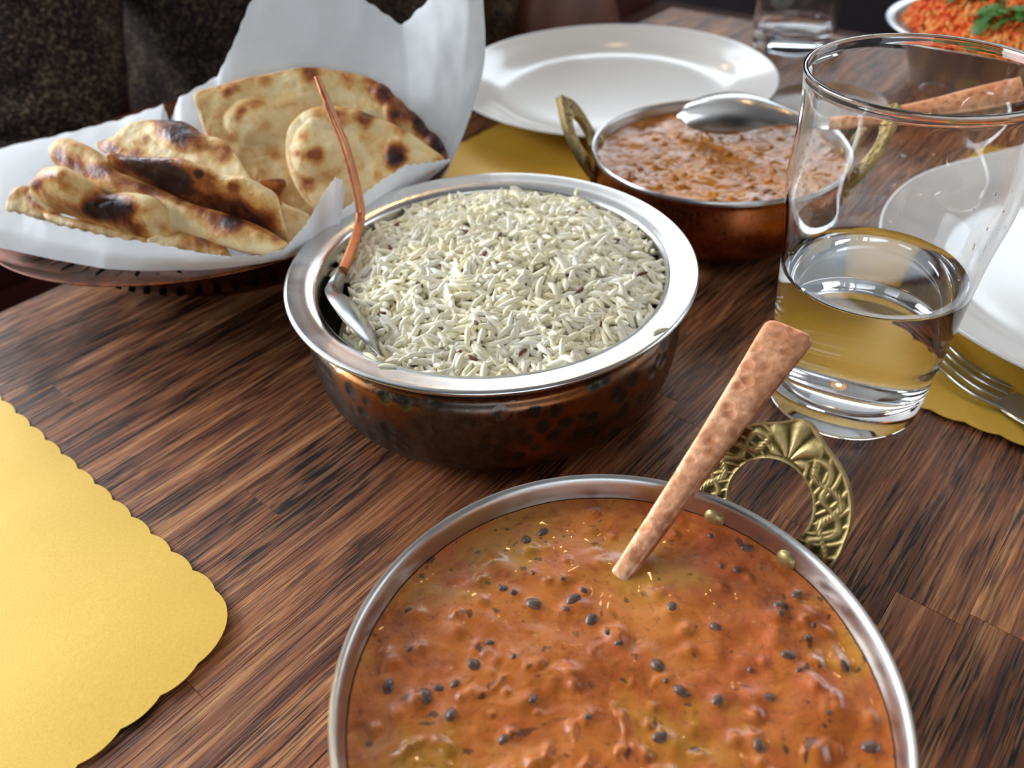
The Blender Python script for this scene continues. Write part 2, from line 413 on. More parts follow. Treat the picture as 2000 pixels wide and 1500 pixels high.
# ------------------------------------------------------------------ table of staves
table = empty('dining_table', ST(.4, -.37, 0), 'dark stained butcher block wooden dining table under all the dishes', 'table', rz=A48)
tloc = ST(.4, -.37, 0)
pw = .0235; edges_t = [.0-.2308+pw*k for k in range(-23, 10)]
edges_t = [t for t in edges_t if -.76 < t < .004]
edges_t = sorted(edges_t); edges_t[-1] = 0.0
def stave(s0, s1, t0, t1):
    g = .00005
    lo = (s0-.4+g, t0+.37+g, -.032); hi = (s1-.4-g, t1+.37-g, rnd.uniform(-.00006, 0))
    bm = bmesh.new(); bmesh.ops.create_cube(bm, size=1)
    for v in bm.verts: v.co = Vector([(lo[i]+hi[i])/2+v.co[i]*(hi[i]-lo[i]) for i in range(3)])
    bmesh.ops.bevel(bm, geom=[e for e in bm.edges if e.verts[0].co.z > -.01 and e.verts[1].co.z > -.01], offset=.00012, segments=1, affect='EDGES')
    me = bpy.data.meshes.new('stave'); bm.to_mesh(me); bm.free()
    return link('stave', me, MW, table, False)
for i in range(len(edges_t)-1):
    t0, t1 = edges_t[i], edges_t[i+1]
    tm = (t0+t1)/2; cuts = []
    if abs(tm+.2425) < .008: base = -.0588
    elif abs(tm+.2895) < .008: base = -.1263
    else: base = rnd.uniform(-.3, .1)
    s = base
    while s > -.62: s -= rnd.uniform(.22, .42); cuts.append(s)
    s = base; cuts.append(s)
    while s < .665: s += rnd.uniform(.24, .46); cuts.append(s)
    cuts = sorted(c for c in cuts if -.6 < c < .64); cuts = [-.62]+cuts+[.665]
    for a, b in zip(cuts, cuts[1:]):
        if b-a > .02: stave(a, b, t0, t1)
for (s, t) in ((-.5, -.08), (-.5, -.68), (.58, -.08), (.58, -.68)):
    box('leg', (s-.4-.03, t+.37-.03, FZ), (s-.4+.03, t+.37+.03, -.032), DARKWALL, table)
box('apron', (-.95, -.33, -.09), (.22, .33, -.0325), DARKWALL, table)

# ------------------------------------------------------------------ gold scalloped place mats
def placemat(s0, s1, t0, t1, label, curl=None):
    pts = []; w, h = s1-s0, t1-t0; rc = .022; pitch = .0149
    L = [(s1, t0+rc, s1, t1-rc), (s1-rc, t1, s0+rc, t1), (s0, t1-rc, s0, t0+rc), (s0+rc, t0, s1-rc, t0)]
    cs = [(s1-rc, t1-rc, 0), (s0+rc, t1-rc, 90), (s0+rc, t0+rc, 180), (s1-rc, t0+rc, 270)]
    for (a, b, c, d), (cx, cy, a0) in zip(L, cs):
        ln = math.hypot(c-a, d-b); k = max(1, round(ln/pitch)); nx, ny = (d-b)/ln, -(c-a)/ln
        for i in range(k*8):
            f = i/(k*8); sc = abs(math.sin(PI*f*k))**.8*.0016
            pts.append((a+(c-a)*f+nx*sc, b+(d-b)*f+ny*sc))
        for i in range(12):
            an = math.radians(a0+90*i/12); rr = rc*(1+.04*math.sin(PI*i/12))
            pts.append((cx+rr*math.cos(an), cy+rr*math.sin(an)))
    pts = np.array(pts); c = pts.mean(0); n = len(pts); V = []; Fc = []; K = 14
    for lay in (0, 1):
        for k in range(K+1):
            rho = k/K
            for p in pts:
                q = c+(p-c)*rho; z = .0006 if lay == 0 else .0002
                if curl:
                    d = math.hypot(q[0]-curl[0], q[1]-curl[1]); z += .0028*max(0, 1-d/.11)**1.6
                z += .0003*(noise.noise(Vector((q[0]*30, q[1]*30, 1)))+.5)*rho
                V.append((*ST(q[0], q[1])[:2], z))
        b = lay*(K+1)*n
        for k in range(K):
            for i in range(n):
                j = (i+1) % n; f = (b+k*n+i, b+k*n+j, b+(k+1)*n+j, b+(k+1)*n+i)
                Fc.append(f if lay == 0 else f[::-1])
    b = (K+1)*n
    for i in range(n):
        j = (i+1) % n; Fc.append((K*n+i, K*n+j, b+K*n+j, b+K*n+i))
    me = mesh('place_mat', V, Fc); bm = bmesh.new(); bm.from_mesh(me); bmesh.ops.remove_doubles(bm, verts=bm.verts, dist=1e-6); bmesh.ops.recalc_face_normals(bm, faces=bm.faces); bm.to_mesh(me); bm.free()
    return tag(link('place_mat', me, GOLD), label, 'place mat', 'gold scalloped paper place mats')
placemat(-.454, -.0985, -.290, -.03, 'empty gold paper place mat with scalloped edge at front left', curl=(-.10, -.29))
placemat(.19, .465, -.262, -.0592, 'gold paper place mat under the round white plate behind the rice bowl')
placemat(.1665, .485, -.652, -.376, 'gold paper place mat under the fork and white plate right of the glass', curl=(.17, -.5))

# ------------------------------------------------------------------ white plates
plate_prof = smoothprof([(0, .0028), (.05, .0028), (.066, .0022), (.070, 0), (.0745, 0), (.078, .0035), (.105, .0088), (.125, .0168), (.1312, .0196), (.1320, .0208), (.1308, .0214), (.124, .0190), (.110, .0140), (.098, .0085), (.088, .0064), (.06, .0062), (0, .0062)], 90)
plate_me = lathe(plate_prof, 128, 'dinner_plate')
pl1 = tag(link('dinner_plate', plate_me, PORC), 'round white dinner plate behind the brown curry pan, catching window light', 'plate', 'white dinner plates')
pl1.location = (.0968, .6812, .0009)
pl2 = pl1.copy(); COL.objects.link(pl2); pl2.location = (.3375, .3545, .0010); pl2.scale = (1.035, 1.035, 1)
pl2['label'] = 'white dinner plate at right edge, seen partly through the water glass'

# ------------------------------------------------------------------ pans with brass handles
def handle(parent, ang, R, z0, tilt=30, hook=True):
    """ornate horseshoe handle; local a = tangent, b = up along the tilt, c = thickness"""
    NA, NR = 260, 34
    th = np.radians(np.linspace(-42, 222, NA)); th2 = th
    V = []; rel = []
    def ro(t):
        r = .0257+.0036*math.exp(-((t-PI/2)/.22)**2)
        if t < 0: r += .004*(-t)
        if t > PI: r += .004*(t-PI)
        return r
    def ri(t): return .0143-.0012*math.cos(2*t)*0
    cyc = .0115
    for t in th:
        for j in range(NR):
            rho = j/(NR-1); r = ri(t)+(ro(t)-ri(t))*rho
            a = r*math.cos(t); b = cyc+r*math.sin(t)
            # carved relief: two twisting vines between raised rims and a leaf fan at the crown
            q = (rho-.5)*2; ph = abs(t-PI/2)*7.2
            v1 = math.exp(-((q-.5*math.sin(ph))/.24)**2)*(.75+.25*math.cos(q*40)); v2 = math.exp(-((q+.5*math.sin(ph+.5))/.20)**2)*.9
            vein = .8*max(0, math.sin(ph*4+q*6.5*(1 if t < PI/2 else -1)))**1.5*(1-max(v1, v2)*.6)
            hgt = max(v1, v2*.85, vein)
            fan = abs(t-PI/2)
            if fan < .42:
                aa = math.atan2((t-PI/2)*.021, (rho+.05)*.012)
                leaf = abs(math.cos(aa*5.5))**1.5*(1 if rho > .1 else 0)
                k = min(1, (.42-fan)/.1); hgt = hgt*(1-k)+leaf*k
            rim = max(math.exp(-((rho-1)/.07)**2), math.exp(-(rho/.06)**2)*.9)
            hgt = min(1, max(hgt, rim))
            if 0 < j < NR-1: rel.append(hgt)
            else: rel.append(.8)
            V.append((a, b, .0018+.00065*(hgt-1)*(1 if 0 < j < NR-1 else .3)))
    n0 = len(V)
    for t in th:
        for j in range(NR):
            rho = j/(NR-1); r = ri(t)+(ro(t)-ri(t))*rho; V.append((r*math.cos(t), cyc+r*math.sin(t), -.0018)); rel.append(.5)
    Fc = []
    for i in range(NA-1):
        for j in range(NR-1):
            a = i*NR+j; Fc.append((a, a+1, a+NR+1, a+NR)); Fc.append((n0+a, n0+a+NR, n0+a+NR+1, n0+a+1))
        for j in (0, NR-1):
            a = i*NR+j; Fc.append((a, a+NR, n0+a+NR, n0+a))
    for i in (0, NA-1):
        for j in range(NR-1): a = i*NR+j; Fc.append((a, a+1, n0+a+1, n0+a))
    me = mesh('handle', V, Fc); recalc(me); setattrf(me, 'relief', rel)
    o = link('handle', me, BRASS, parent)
    n = Vector((math.cos(ang), math.sin(ang), 0)); tg = Vector((-n.y, n.x, 0))*-1
    ti = math.radians(tilt); up = Vector((0, 0, 1))*math.cos(ti)+n*math.sin(ti); c = tg.cross(up)
    # front of the relief looks inward and up
    if c.dot(n) > 0: c = -c; tg = -tg
    OM = Matrix(((tg.x, up.x, c.x, n.x*R), (tg.y, up.y, c.y, n.y*R), (tg.z, up.z, c.z, z0), (0, 0, 0, 1)))
    o.matrix_local = OM
    # mounting lugs below the rim
    for sgn in (-1, 1):
        bm = bmesh.new(); bmesh.ops.create_cube(bm, size=1)
        for v in bm.verts: v.co = Vector((v.co.x*.008, v.co.y*.0030, v.co.z*.011))
        bmesh.ops.bevel(bm, geom=list(bm.edges), offset=.001, segments=2, affect='EDGES')
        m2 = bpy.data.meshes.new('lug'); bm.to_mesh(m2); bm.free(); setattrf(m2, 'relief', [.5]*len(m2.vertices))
        l = link('lug', m2, BRASS, o); 
        w = n*R+tg*(sgn*.0195); w = w.normalized()*(R-.0008); w.z = z0-.006
        rot = Matrix(((tg.x, -n.x, 0, w.x), (tg.y, -n.y, 0, w.y), (0, 0, 1, w.z), (0, 0, 0, 1)))
        l.matrix_local = OM.inverted() @ rot
    return n, tg
def karahi(name, loc, R, hh, label, hang, level, grp=None):
    root = empty(name, loc, label, 'pan', grp)
    liner = [(0, .004), (R*.70, .0042), (R*.86, .010), (R*.945, .022), (R*.955, level), (R*.962, hh-.0030), (R*.968, hh-.0012), (R*.978, hh), (R*.99, hh+.0002), (R, hh-.0009), (R*.998, hh-.0024), (R*.985, hh-.0028)]
    link('steel_lining', lathe(liner, 160, 'steel_lining'), STEEL2, root)
    shell = smoothprof([(R*.985, hh-.0027), (R*.978, hh-.006), (R*.985, hh-.015), (R*.98, hh*.45), (R*.93, hh*.22), (R*.82, .004), (R*.72, .0008), (0, .0006)], 40)
    link('copper_shell', lathe(shell, 160, 'copper_shell'), COPB, root)
    for a in hang:
        n, tg = handle(root, a, R*1.005, hh-.0085)
        for sgn in (-1, 1):
            rp = smoothprof([(0, .0016), (.0018, .0014), (.0031, .0006), (.0034, 0), (.0034, -.0008), (.0001, -.0008)], 14)
            me = lathe(rp, 24, 'rivet'); setattrf(me, 'relief', [.7]*len(me.vertices)); o = link('rivet', me, BRASS, root)
            w = n*(R*.957)+tg*(sgn*.0135); w = w.normalized()*(R*.953); w.z = level+.0016
            d = -Vector((w.x, w.y, 0)).normalized()
            o.rotation_mode = 'QUATERNION'; o.rotation_quaternion = d.to_track_quat('Z', 'Y'); o.location = w
    return root
DC = (.0234, .1205); DR = .0774; DL = .0405
dalpan = karahi('karahi', (DC[0], DC[1], 0), DR, .050, 'round steel lined pan with carved brass handle in front, filled with orange dal', [math.radians(45), math.radians(225)], DL, 'karahi pans')
KC = np.array([.6344, 2.258])*(H-.047); KR = .0757
kpan = karahi('karahi', (KC[0], KC[1], 0), KR, .047, 'smaller copper sided pan of brown curry behind the rice bowl and water glass', [math.radians(168), math.radians(-12)], .0395, 'karahi pans')
kpan.location.z = .0012
def curry(name, c, R, z, mat, amp, seed, parent=None, hollow=None, swirl=1):
    NR, NA = 120, 420; V = []; Fc = []
    for i in range(NR+1):
        r = R*(i/NR)
        for k in range(NA):
            a = 2*PI*k/NA; x, y = r*math.cos(a), r*math.sin(a)
            q = Vector((x, y, seed)); w = fbm(q, 28, 2)
            p2 = Vector((x+w*.008, y+w*.006, seed))
            big = fbm(p2, 45, 3); med = abs(fbm(p2, 130, 2)); lump = max(0, fbm(p2+Vector((3, 1, 2)), 150, 2)-.2)
            msk = min(1, max(0, .55+1.4*fbm(q+Vector((5, 2, 0)), 16, 2)+(-y/R)*.35))
            hgt = amp*(1.0*big-(.45*med)*msk+2.6*lump*msk)
            edge = min(1, (1-i/NR)/.06)
            zz = z+hgt*(.25+.75*edge)+(.0006*(1-edge)**2)
            if hollow:
                for hx, hy, hr, hd in hollow: zz += hd*math.exp(-((x-hx)**2+(y-hy)**2)/hr**2)
            V.append((x, y, zz))
    for i in range(NR):
        for k in range(NA):
            q = (k+1) % NA; Fc.append((i*NA+k, (i+1)*NA+k, (i+1)*NA+q, i*NA+q))
    b = len(V)
    for k in range(NA):
        a = 2*PI*k/NA; V.append((R*.98*math.cos(a), R*.98*math.sin(a), z-.006))
    for k in range(NA): q = (k+1) % NA; Fc.append((NR*NA+k, b+k, b+q, NR*NA+q))
    me = mesh(name, V, Fc); bm = bmesh.new(); bm.from_mesh(me); bmesh.ops.remove_doubles(bm, verts=bm.verts, dist=1e-7); bm.to_mesh(me); bm.free()
    o = link(name, me, mat, parent); o.location = (c[0], c[1], 0); return o
dipw = P(1232, 1096, .0415)
dal = curry('dal', DC, DR*.952, DL, DAL, .0022, 3.0, hollow=[(dipw[0]-DC[0], dipw[1]-DC[1], .006, .0008)])
tag(dal, 'orange black lentil dal filling the front pan', 'curry')
korma = curry('korma', KC, KR*.952, .0405, KORMA, .0036, 9.0)
tag(korma, 'light brown creamy curry filling the pan behind the rice', 'curry')
# black lentils lying in the dal
LM = mat_plain('black_lentil', srgb(98, 72, 60), .30, var=.6, scale=300)
bm = bmesh.new(); bmesh.ops.create_uvsphere(bm, u_segments=12, v_segments=8, radius=1)
for v in bm.verts: v.co = Vector((v.co.x*.0024, v.co.y*.0018, v.co.z*.0012))
lme = bpy.data.meshes.new('lentil'); bm.to_mesh(lme); bm.free(); lme.materials.append(LM); lme.shade_smooth()
lp = [(1464, 1306), (1398, 1228), (1522, 1200), (1408, 1108), (1438, 1112), (1500, 1362), (1208, 1262), (1188, 1238), (830, 1360), (858, 1345), (888, 1338), (982, 1445), (802, 1270), (1002, 1288), (958, 1258), (1105, 1190), (1040, 1178), (1005, 1160), (985, 1150), (1100, 1135), (1040, 1120), (1060, 1040), (1030, 1055), (1120, 1175), (1615, 1398), (1540, 1280), (1648, 1300), (1310, 1190), (1140, 1155), (1560, 1310), (1290, 1440), (1700, 1460), (880, 1395), (1300, 1330), (1330, 1350), (1400, 1370), (1480, 1460), (1460, 1070), (1590, 1220), (1525, 1185), (1040, 1365), (930, 1300), (760, 1340), (1150, 1400)]
lp = [(u, v) for u, v in lp]
for _ in range(10):
    a = rnd.uniform(0, 2*PI); r = DR*.9*math.sqrt(rnd.random()); w = (DC[0]+r*math.cos(a), DC[1]+r*math.sin(a), DL)
    lp.append(Q(w))
dv = np.array([v.co[:] for v in dal.data.vertices]); dvx = dv[:, :2]
bumps = [(P(u, v, DL)[:2]-np.array(DC), rs.uniform(.0016, .0028), rs.uniform(.0003, .0009)) for u, v in lp]
for _ in range(150):
    a = rs.rand()*2*PI; r = DR*.9*math.sqrt(rs.rand()); c_ = np.array([r*math.cos(a), r*math.sin(a)])
    if c_[1] > .03 and rs.rand() < .7: continue
    bumps.append((c_, rs.uniform(.0012, .0034), rs.uniform(.0004, .0015)))
for c_, r_, h_ in bumps: dv[:, 2] += h_*np.exp(-((dvx-c_)**2).sum(1)/r_**2)
dal.data.vertices.foreach_set('co', dv.ravel()); dal.data.update()
for i, (u, v) in enumerate(lp):
    w = P(u, v, DL)[:2]-np.array(DC)
    if np.hypot(*w) > DR*.93: continue
    z = dv[np.argmin(((dvx-w)**2).sum(1)), 2]
    o = bpy.data.objects.new('lentil', lme); COL.objects.link(o); o.parent = dal
    sc = rnd.uniform(.45, 1.25); o.location = (w[0], w[1], z-.0007*sc); o.scale = (sc, sc, sc)
    o.rotation_euler = (rnd.uniform(-.5, .5), rnd.uniform(-.5, .5), rnd.uniform(0, 6))

# ------------------------------------------------------------------ rice bowl
RH = .06; RC = np.array([-.0352, 1.6777])*(H-RH); RR = .0939
bowl = empty('rice_bowl', (RC[0], RC[1], 0), 'wide flanged steel rice bowl with hammered dark copper sides in the centre', 'bowl')
fl = smoothprof([(.0900, .0566), (.0925, .0572), (.0937, .0583), (.0939, .0594), (.0930, .0603), (.0915, .0603), (.0870, .0596), (.0835, .0590), (.0808, .0578), (.0795, .0553), (.0798, .050), (.0825, .042), (.0838, .030), (.079, .012), (.066, .0045), (0, .004)], 110)
link('steel_lining', lathe(fl, 220, 'steel_lining'), STEEL, bowl)
sh = smoothprof([(.0915, .0570), (.0895, .0555), (.0868, .0530), (.0852, .0500), (.0850, .0475), (.0872, .0440), (.0878, .036), (.0874, .024), (.0842, .011), (.076, .0025), (.066, .0004), (0, .0004)], 70)
link('copper_shell', lathe(sh, 220, 'copper_shell'), COPD, bowl)
def mound(x, y, R, ze, h, hx=0, hy=0, seed=0, namp=.0018):
    r = math.hypot(x, y)/R; d = ((x-hx)**2+(y-hy)**2)/(R*R)
    return ze+h*max(0, 1-d*.9)+namp*fbm((x, y, seed), 55, 3)-.0012*max(0, r-.85)/.15
def grain_mesh(L=.0072, r=.00078, seg=6, curve=.0008):
    n = 6; V = []; Fc = []
    for i in range(n+1):
        f = i/n; x = (f-.5)*L; rr = r*max(0.02, (1-abs(2*f-1)**3.2))**.5; yc = curve*(1-(2*f-1)**2)
        for k in range(seg): t = 2*PI*k/seg; V.append((x, yc+rr*math.cos(t), rr*math.sin(t)))
    for i in range(n):
        for k in range(seg): q = (k+1) % seg; Fc.append((i*seg+k, i*seg+q, (i+1)*seg+q, (i+1)*seg+k))
    return np.array(V), np.array(Fc)
def grains(name, N, hfun, R, mat, parent, seed, L=(.005, .0084), lift=.0012, ok=None, tilt=.45, thickk=1.0):
    g = np.random.RandomState(seed); VV = []; FF = []; off = 0
    bases = [grain_mesh(1, .00092*thickk, 6, c) for c in (.0002, .0009, .0016)]
    n = 0
    while n < N:
        r = R*math.sqrt(g.rand()); a = g.rand()*2*PI; x, y = r*math.cos(a), r*math.sin(a)
        if ok and not ok(x, y): continue
        z = hfun(x, y)+g.uniform(-.0006, lift)
        B, Fb = bases[g.randint(3)]; B = B.copy(); B[:, 0] *= g.uniform(*L); B[:, 1:] *= g.uniform(.85, 1.2)
        az = g.rand()*2*PI; el = g.normal(0, tilt*.6); ro = g.rand()*2*PI
        e = .002; gx = (hfun(x+e, y)-hfun(x-e, y))/(2*e); gy = (hfun(x, y+e)-hfun(x, y-e))/(2*e)
        el += math.atan(gx*math.cos(az)+gy*math.sin(az))
        Rm = np.array(Matrix.Rotation(az, 3, 'Z') @ Matrix.Rotation(-el, 3, 'Y') @ Matrix.Rotation(ro, 3, 'X'))
        VV.append(B@Rm.T+[x, y, z]); FF.append(Fb+off); off += len(B); n += 1
    V = np.concatenate(VV); Fq = np.concatenate(FF)
    me = bpy.data.meshes.new(name); me.vertices.add(len(V)); me.vertices.foreach_set('co', V.ravel())
    me.loops.add(Fq.size); me.loops.foreach_set('vertex_index', Fq.ravel().astype(np.int32)); me.polygons.add(len(Fq))
    me.polygons.foreach_set('loop_start', np.arange(0, Fq.size, 4, dtype=np.int32)); me.update(calc_edges=True)
    o = link(name, me, mat, parent); return o
hr = lambda x, y: mound(x, y, .0785, .0475, .0135, .010, .016, 4, .0036)
def moundmesh(name, hfun, R, NR=50, NA=160, bottom=.02):
    V = [(0, 0, hfun(0, 0))]; Fc = []
    for i in range(1, NR+1):
        for k in range(NA):
            r = R*i/NR; a = 2*PI*k/NA; x, y = r*math.cos(a), r*math.sin(a); V.append((x, y, hfun(x, y)-.0010))
    for k in range(NA): Fc.append((0, 1+k, 1+(k+1) % NA))
    for i in range(NR-1):
        for k in range(NA): q = (k+1) % NA; Fc.append((1+i*NA+k, 1+(i+1)*NA+k, 1+(i+1)*NA+q, 1+i*NA+q))
    b = len(V)
    for k in range(NA): a = 2*PI*k/NA; V.append((R*.9*math.cos(a), R*.9*math.sin(a), bottom))
    for k in range(NA): q = (k+1) % NA; Fc.append((1+(NR-1)*NA+k, b+k, b+q, 1+(NR-1)*NA+q))
    Fc.append(tuple(range(b+NA-1, b-1, -1)))
    return mesh(name, V, Fc)
riceroot = empty('steamed_rice', (RC[0], RC[1], 0), 'mound of white basmati rice with cumin seeds filling the central bowl', 'rice')
# room left for the spoon at the left side of the bowl
def ricelim(x, y): return not (x < -.046-.0 and (x+.046)*1.0+(y+.0)*.0 < -.016 and y < .012)
bedf = lambda x, y: hr(x, y)-.020*max(0, min(1, (-x-.050)/.010))*max(0, min(1, (.030-y)/.012))
link('rice_bed', moundmesh('rice_bed', bedf, .0755), RICEB, riceroot)['kind'] = 'stuff'
gr = grains('rice_grains', 3300, hr, .0772, RICE, riceroot, 5, L=(.0095, .0155), ok=ricelim, lift=.0034, tilt=.6, thickk=1.42); gr['kind'] = 'stuff'
CUM = NT('cumin').set(Base_Color=srgb(104, 58, 26), Roughness=.5).m
gB, gF = grain_mesh(.0058, .0009, 6, .0006); cme = mesh('cumin_seed', gB, gF); cme.materials.append(CUM); cme.shade_smooth()
for (u, v) in [(980, 469), (938, 459), (908, 461), (761, 494), (819, 565), (775, 445), (750, 622), (1103, 545), (1131, 575), (1254, 544), (1205, 478), (1130, 425), (1134, 448), (1003, 628), (932, 640), (925, 707), (896, 705), (935, 677), (948, 505), (868, 530), (1022, 700), (1180, 640)]:
    w = P(u, v, .060)[:2]-RC
    for _ in range(3): z = hr(*w); w = P(u, v, z+.002)[:2]-RC
    o = bpy.data.objects.new('cumin_seed', cme); COL.objects.link(o); o.parent = riceroot
    o.location = (w[0], w[1], hr(*w)+.0042); o.rotation_euler = (0, rnd.uniform(-.4, .4), rnd.uniform(0, 6))
# loose grains on the flange
gB, gF = grain_mesh(.0078, .0009, 8, .0006); gme = mesh('rice_grain', gB, gF); gme.materials.append(RICE); gme.shade_smooth()
for (u, v, z, rz, lb) in [(1291, 646, .0606, .4, 'stray rice grain on the right front of the bowl flange'), (1127, 375, .0600, 1.3, 'stray rice grain standing out on the far side of the bowl flange'),
                      (757, 716, .0597, -.1, 'stray rice grain on the flange beside the spoon tip'), (722, 697, .0590, -.7, 'stray rice grain at the inner lip just left of the spoon tip')]:
    o = bpy.data.objects.new('rice_grain', gme); COL.objects.link(o); o.location = P(u, v, z); o.rotation_euler = (0, .05, rz)
    tag(o, lb, 'rice grain', 'stray rice grains')

# ------------------------------------------------------------------ spoons
def ribbon(name, C, Wd, hw, th, mat, parent, seg=16, dish=None, N=60, sq=3.0):
    """solid bar/spoon along centre line C with width direction Wd; hw, th half width and half thickness; dish = depth of hollow along it"""
    C = cr(C, N); Wd = cr(Wd, N); hw = cr(np.array(hw)[:, None], N)[:, 0]; th = cr(np.array(th)[:, None], N)[:, 0]
    ds = cr(np.array(dish)[:, None], N)[:, 0] if dish is not None else np.zeros(N)
    T = np.gradient(C, axis=0); T /= np.linalg.norm(T, axis=1, keepdims=True)
    V = []; Fc = []
    for i in range(N):
        w = Wd[i]-T[i]*(Wd[i]@T[i]); w /= np.linalg.norm(w); n = np.cross(T[i], w)
        for k in range(seg*2):
            t = 2*PI*k/(seg*2); c, s = math.cos(t), math.sin(t)
            x = math.copysign(abs(c)**(2/sq), c); y = math.copysign(abs(s)**(2/sq), s)
            V.append(C[i]+w*x*hw[i]+n*(y*th[i]-ds[i]*(1-x*x)))
    m = seg*2
    for i in range(N-1):
        for k in range(m): q = (k+1) % m; Fc.append((i*m+k, i*m+q, (i+1)*m+q, (i+1)*m+k))
    a = len(V); V.append(np.mean(V[:m], axis=0)); V.append(np.mean(V[(N-1)*m:N*m], axis=0))
    for k in range(m): q = (k+1) % m; Fc.append((a, q, k)); Fc.append((a+1, (N-1)*m+k, (N-1)*m+q))
    me = mesh(name, V, Fc); recalc(me); return link(name, me, mat, parent)
# ladle standing in the dal
lad = empty('serving_spoon', P(1232, 1100, .041), 'serving spoon with hammered copper handle standing in the orange dal', 'spoon', 'copper handled serving spoons')
def toloc(o, pts): return [np.array(p)-np.array(o.location) for p in pts]
p0 = P(1228, 1103, .0410); p1 = P(1547, 640, .088)
ax = (p1-p0)/np.linalg.norm(p1-p0); wd = np.cross(ax, [0, 0, 1]); wd /= np.linalg.norm(wd)
pp = [p0-ax*.012, p0, p0+(p1-p0)*.35, p0+(p1-p0)*.7, p1-ax*.006, p1-ax*.0018, p1-ax*.0002]
ribbon('handle', toloc(lad, pp), [wd]*7, [.0034, .0035, .0049, .0070, .0088, .0084, .0066], [.0024, .0024, .0024, .0023, .0021, .0019, .0010], COPH, lad, N=70, sq=3.6)
bwl = [p0-ax*.012, p0-ax*.016+np.array([0, 0, -.003]), p0-ax*.030+np.array([0, 0, -.004]), p0-ax*.048+np.array([0, 0, .004]), p0-ax*.060+np.array([0, 0, .010])]
bwl = [np.array([b[0], b[1], min(b[2], .030)]) for b in bwl]
ribbon('bowl', toloc(lad, bwl), [wd]*5, [.0036, .008, .018, .016, .002], [.001]*5, SSHINY, lad, dish=[0, .003, .008, .006, 0], N=40, sq=2)
# rice spoon: seen edge on
sp = empty('serving_spoon', P(690, 640, .05), 'thin copper handled steel spoon stuck in the left side of the rice', 'spoon', 'copper handled serving spoons')
hp = [P(669, 532, .0575), P(690, 480, .0605), P(703, 430, .0655), P(700, 385, .0755), P(675, 290, .098), P(645, 215, .114), P(621, 154, .126)]
hd = hp[-1]-hp[2]; side = np.cross(hd, [1, 0, 0]); wv = np.array([.22, 1.0, .15])
ribbon('handle', toloc(sp, hp), [(q-EYE)/np.linalg.norm(q-EYE)+np.array([.10, 0, 0]) for q in hp], [.0038, .0042, .0042, .0040, .0048, .0062, .0050], [.0024, .0024, .0023, .0022, .0022, .0019, .0012], COPS, sp, N=90, sq=3)
bp = [P(669, 533, .0575), P(656, 566, .0560), P(668, 610, .0530), P(700, 660, .0500), P(728, 690, .0485), P(750, 706, .0480)]
ribbon('bowl', toloc(sp, bp), [[.45, .3, -.8], [.4, .25, -.85], [.35, .2, -.9], [.35, .2, -.9], [.35, .2, -.9], [.35, .2, -.9]], [.0032, .0056, .0140, .0150, .0105, .0015], [.0008]*6, DULL, sp, dish=[0, -.001, -.0062, -.0068, -.004, 0], N=60, sq=2)
# korma spoon lying over the far rim
ks = empty('serving_spoon', P(1420, 220, .050), 'steel spoon with wide copper handle lying across the brown curry pan behind the glass', 'spoon', 'copper handled serving spoons')
kb = [P(1324, 226, .048), P(1347, 222, .050), P(1402, 220, .053), P(1460, 222, .056), P(1515, 226, .058), P(1560, 234, .058), P(1600, 238, .060)]
ribbon('bowl', toloc(ks, kb), [[.1, .9, .55]]*7, [.002, .0100, .0150, .0135, .0075, .0038, .0034], [.0008]*7, DULL, ks, dish=[0, -.003, -.0065, -.006, -.002, 0, 0], N=60, sq=2)
kh = [P(1598, 238, .060), P(1680, 232, .064), P(1800, 214, .070), P(1920, 192, .077), P(2010, 176, .082)]
ribbon('handle', toloc(ks, kh), [[.2, .9, .5]]*5, [.0036, .0042, .0056, .0078, .0086], [.0018, .0018, .0018, .0018, .001], COPH, ks, N=60, sq=3)

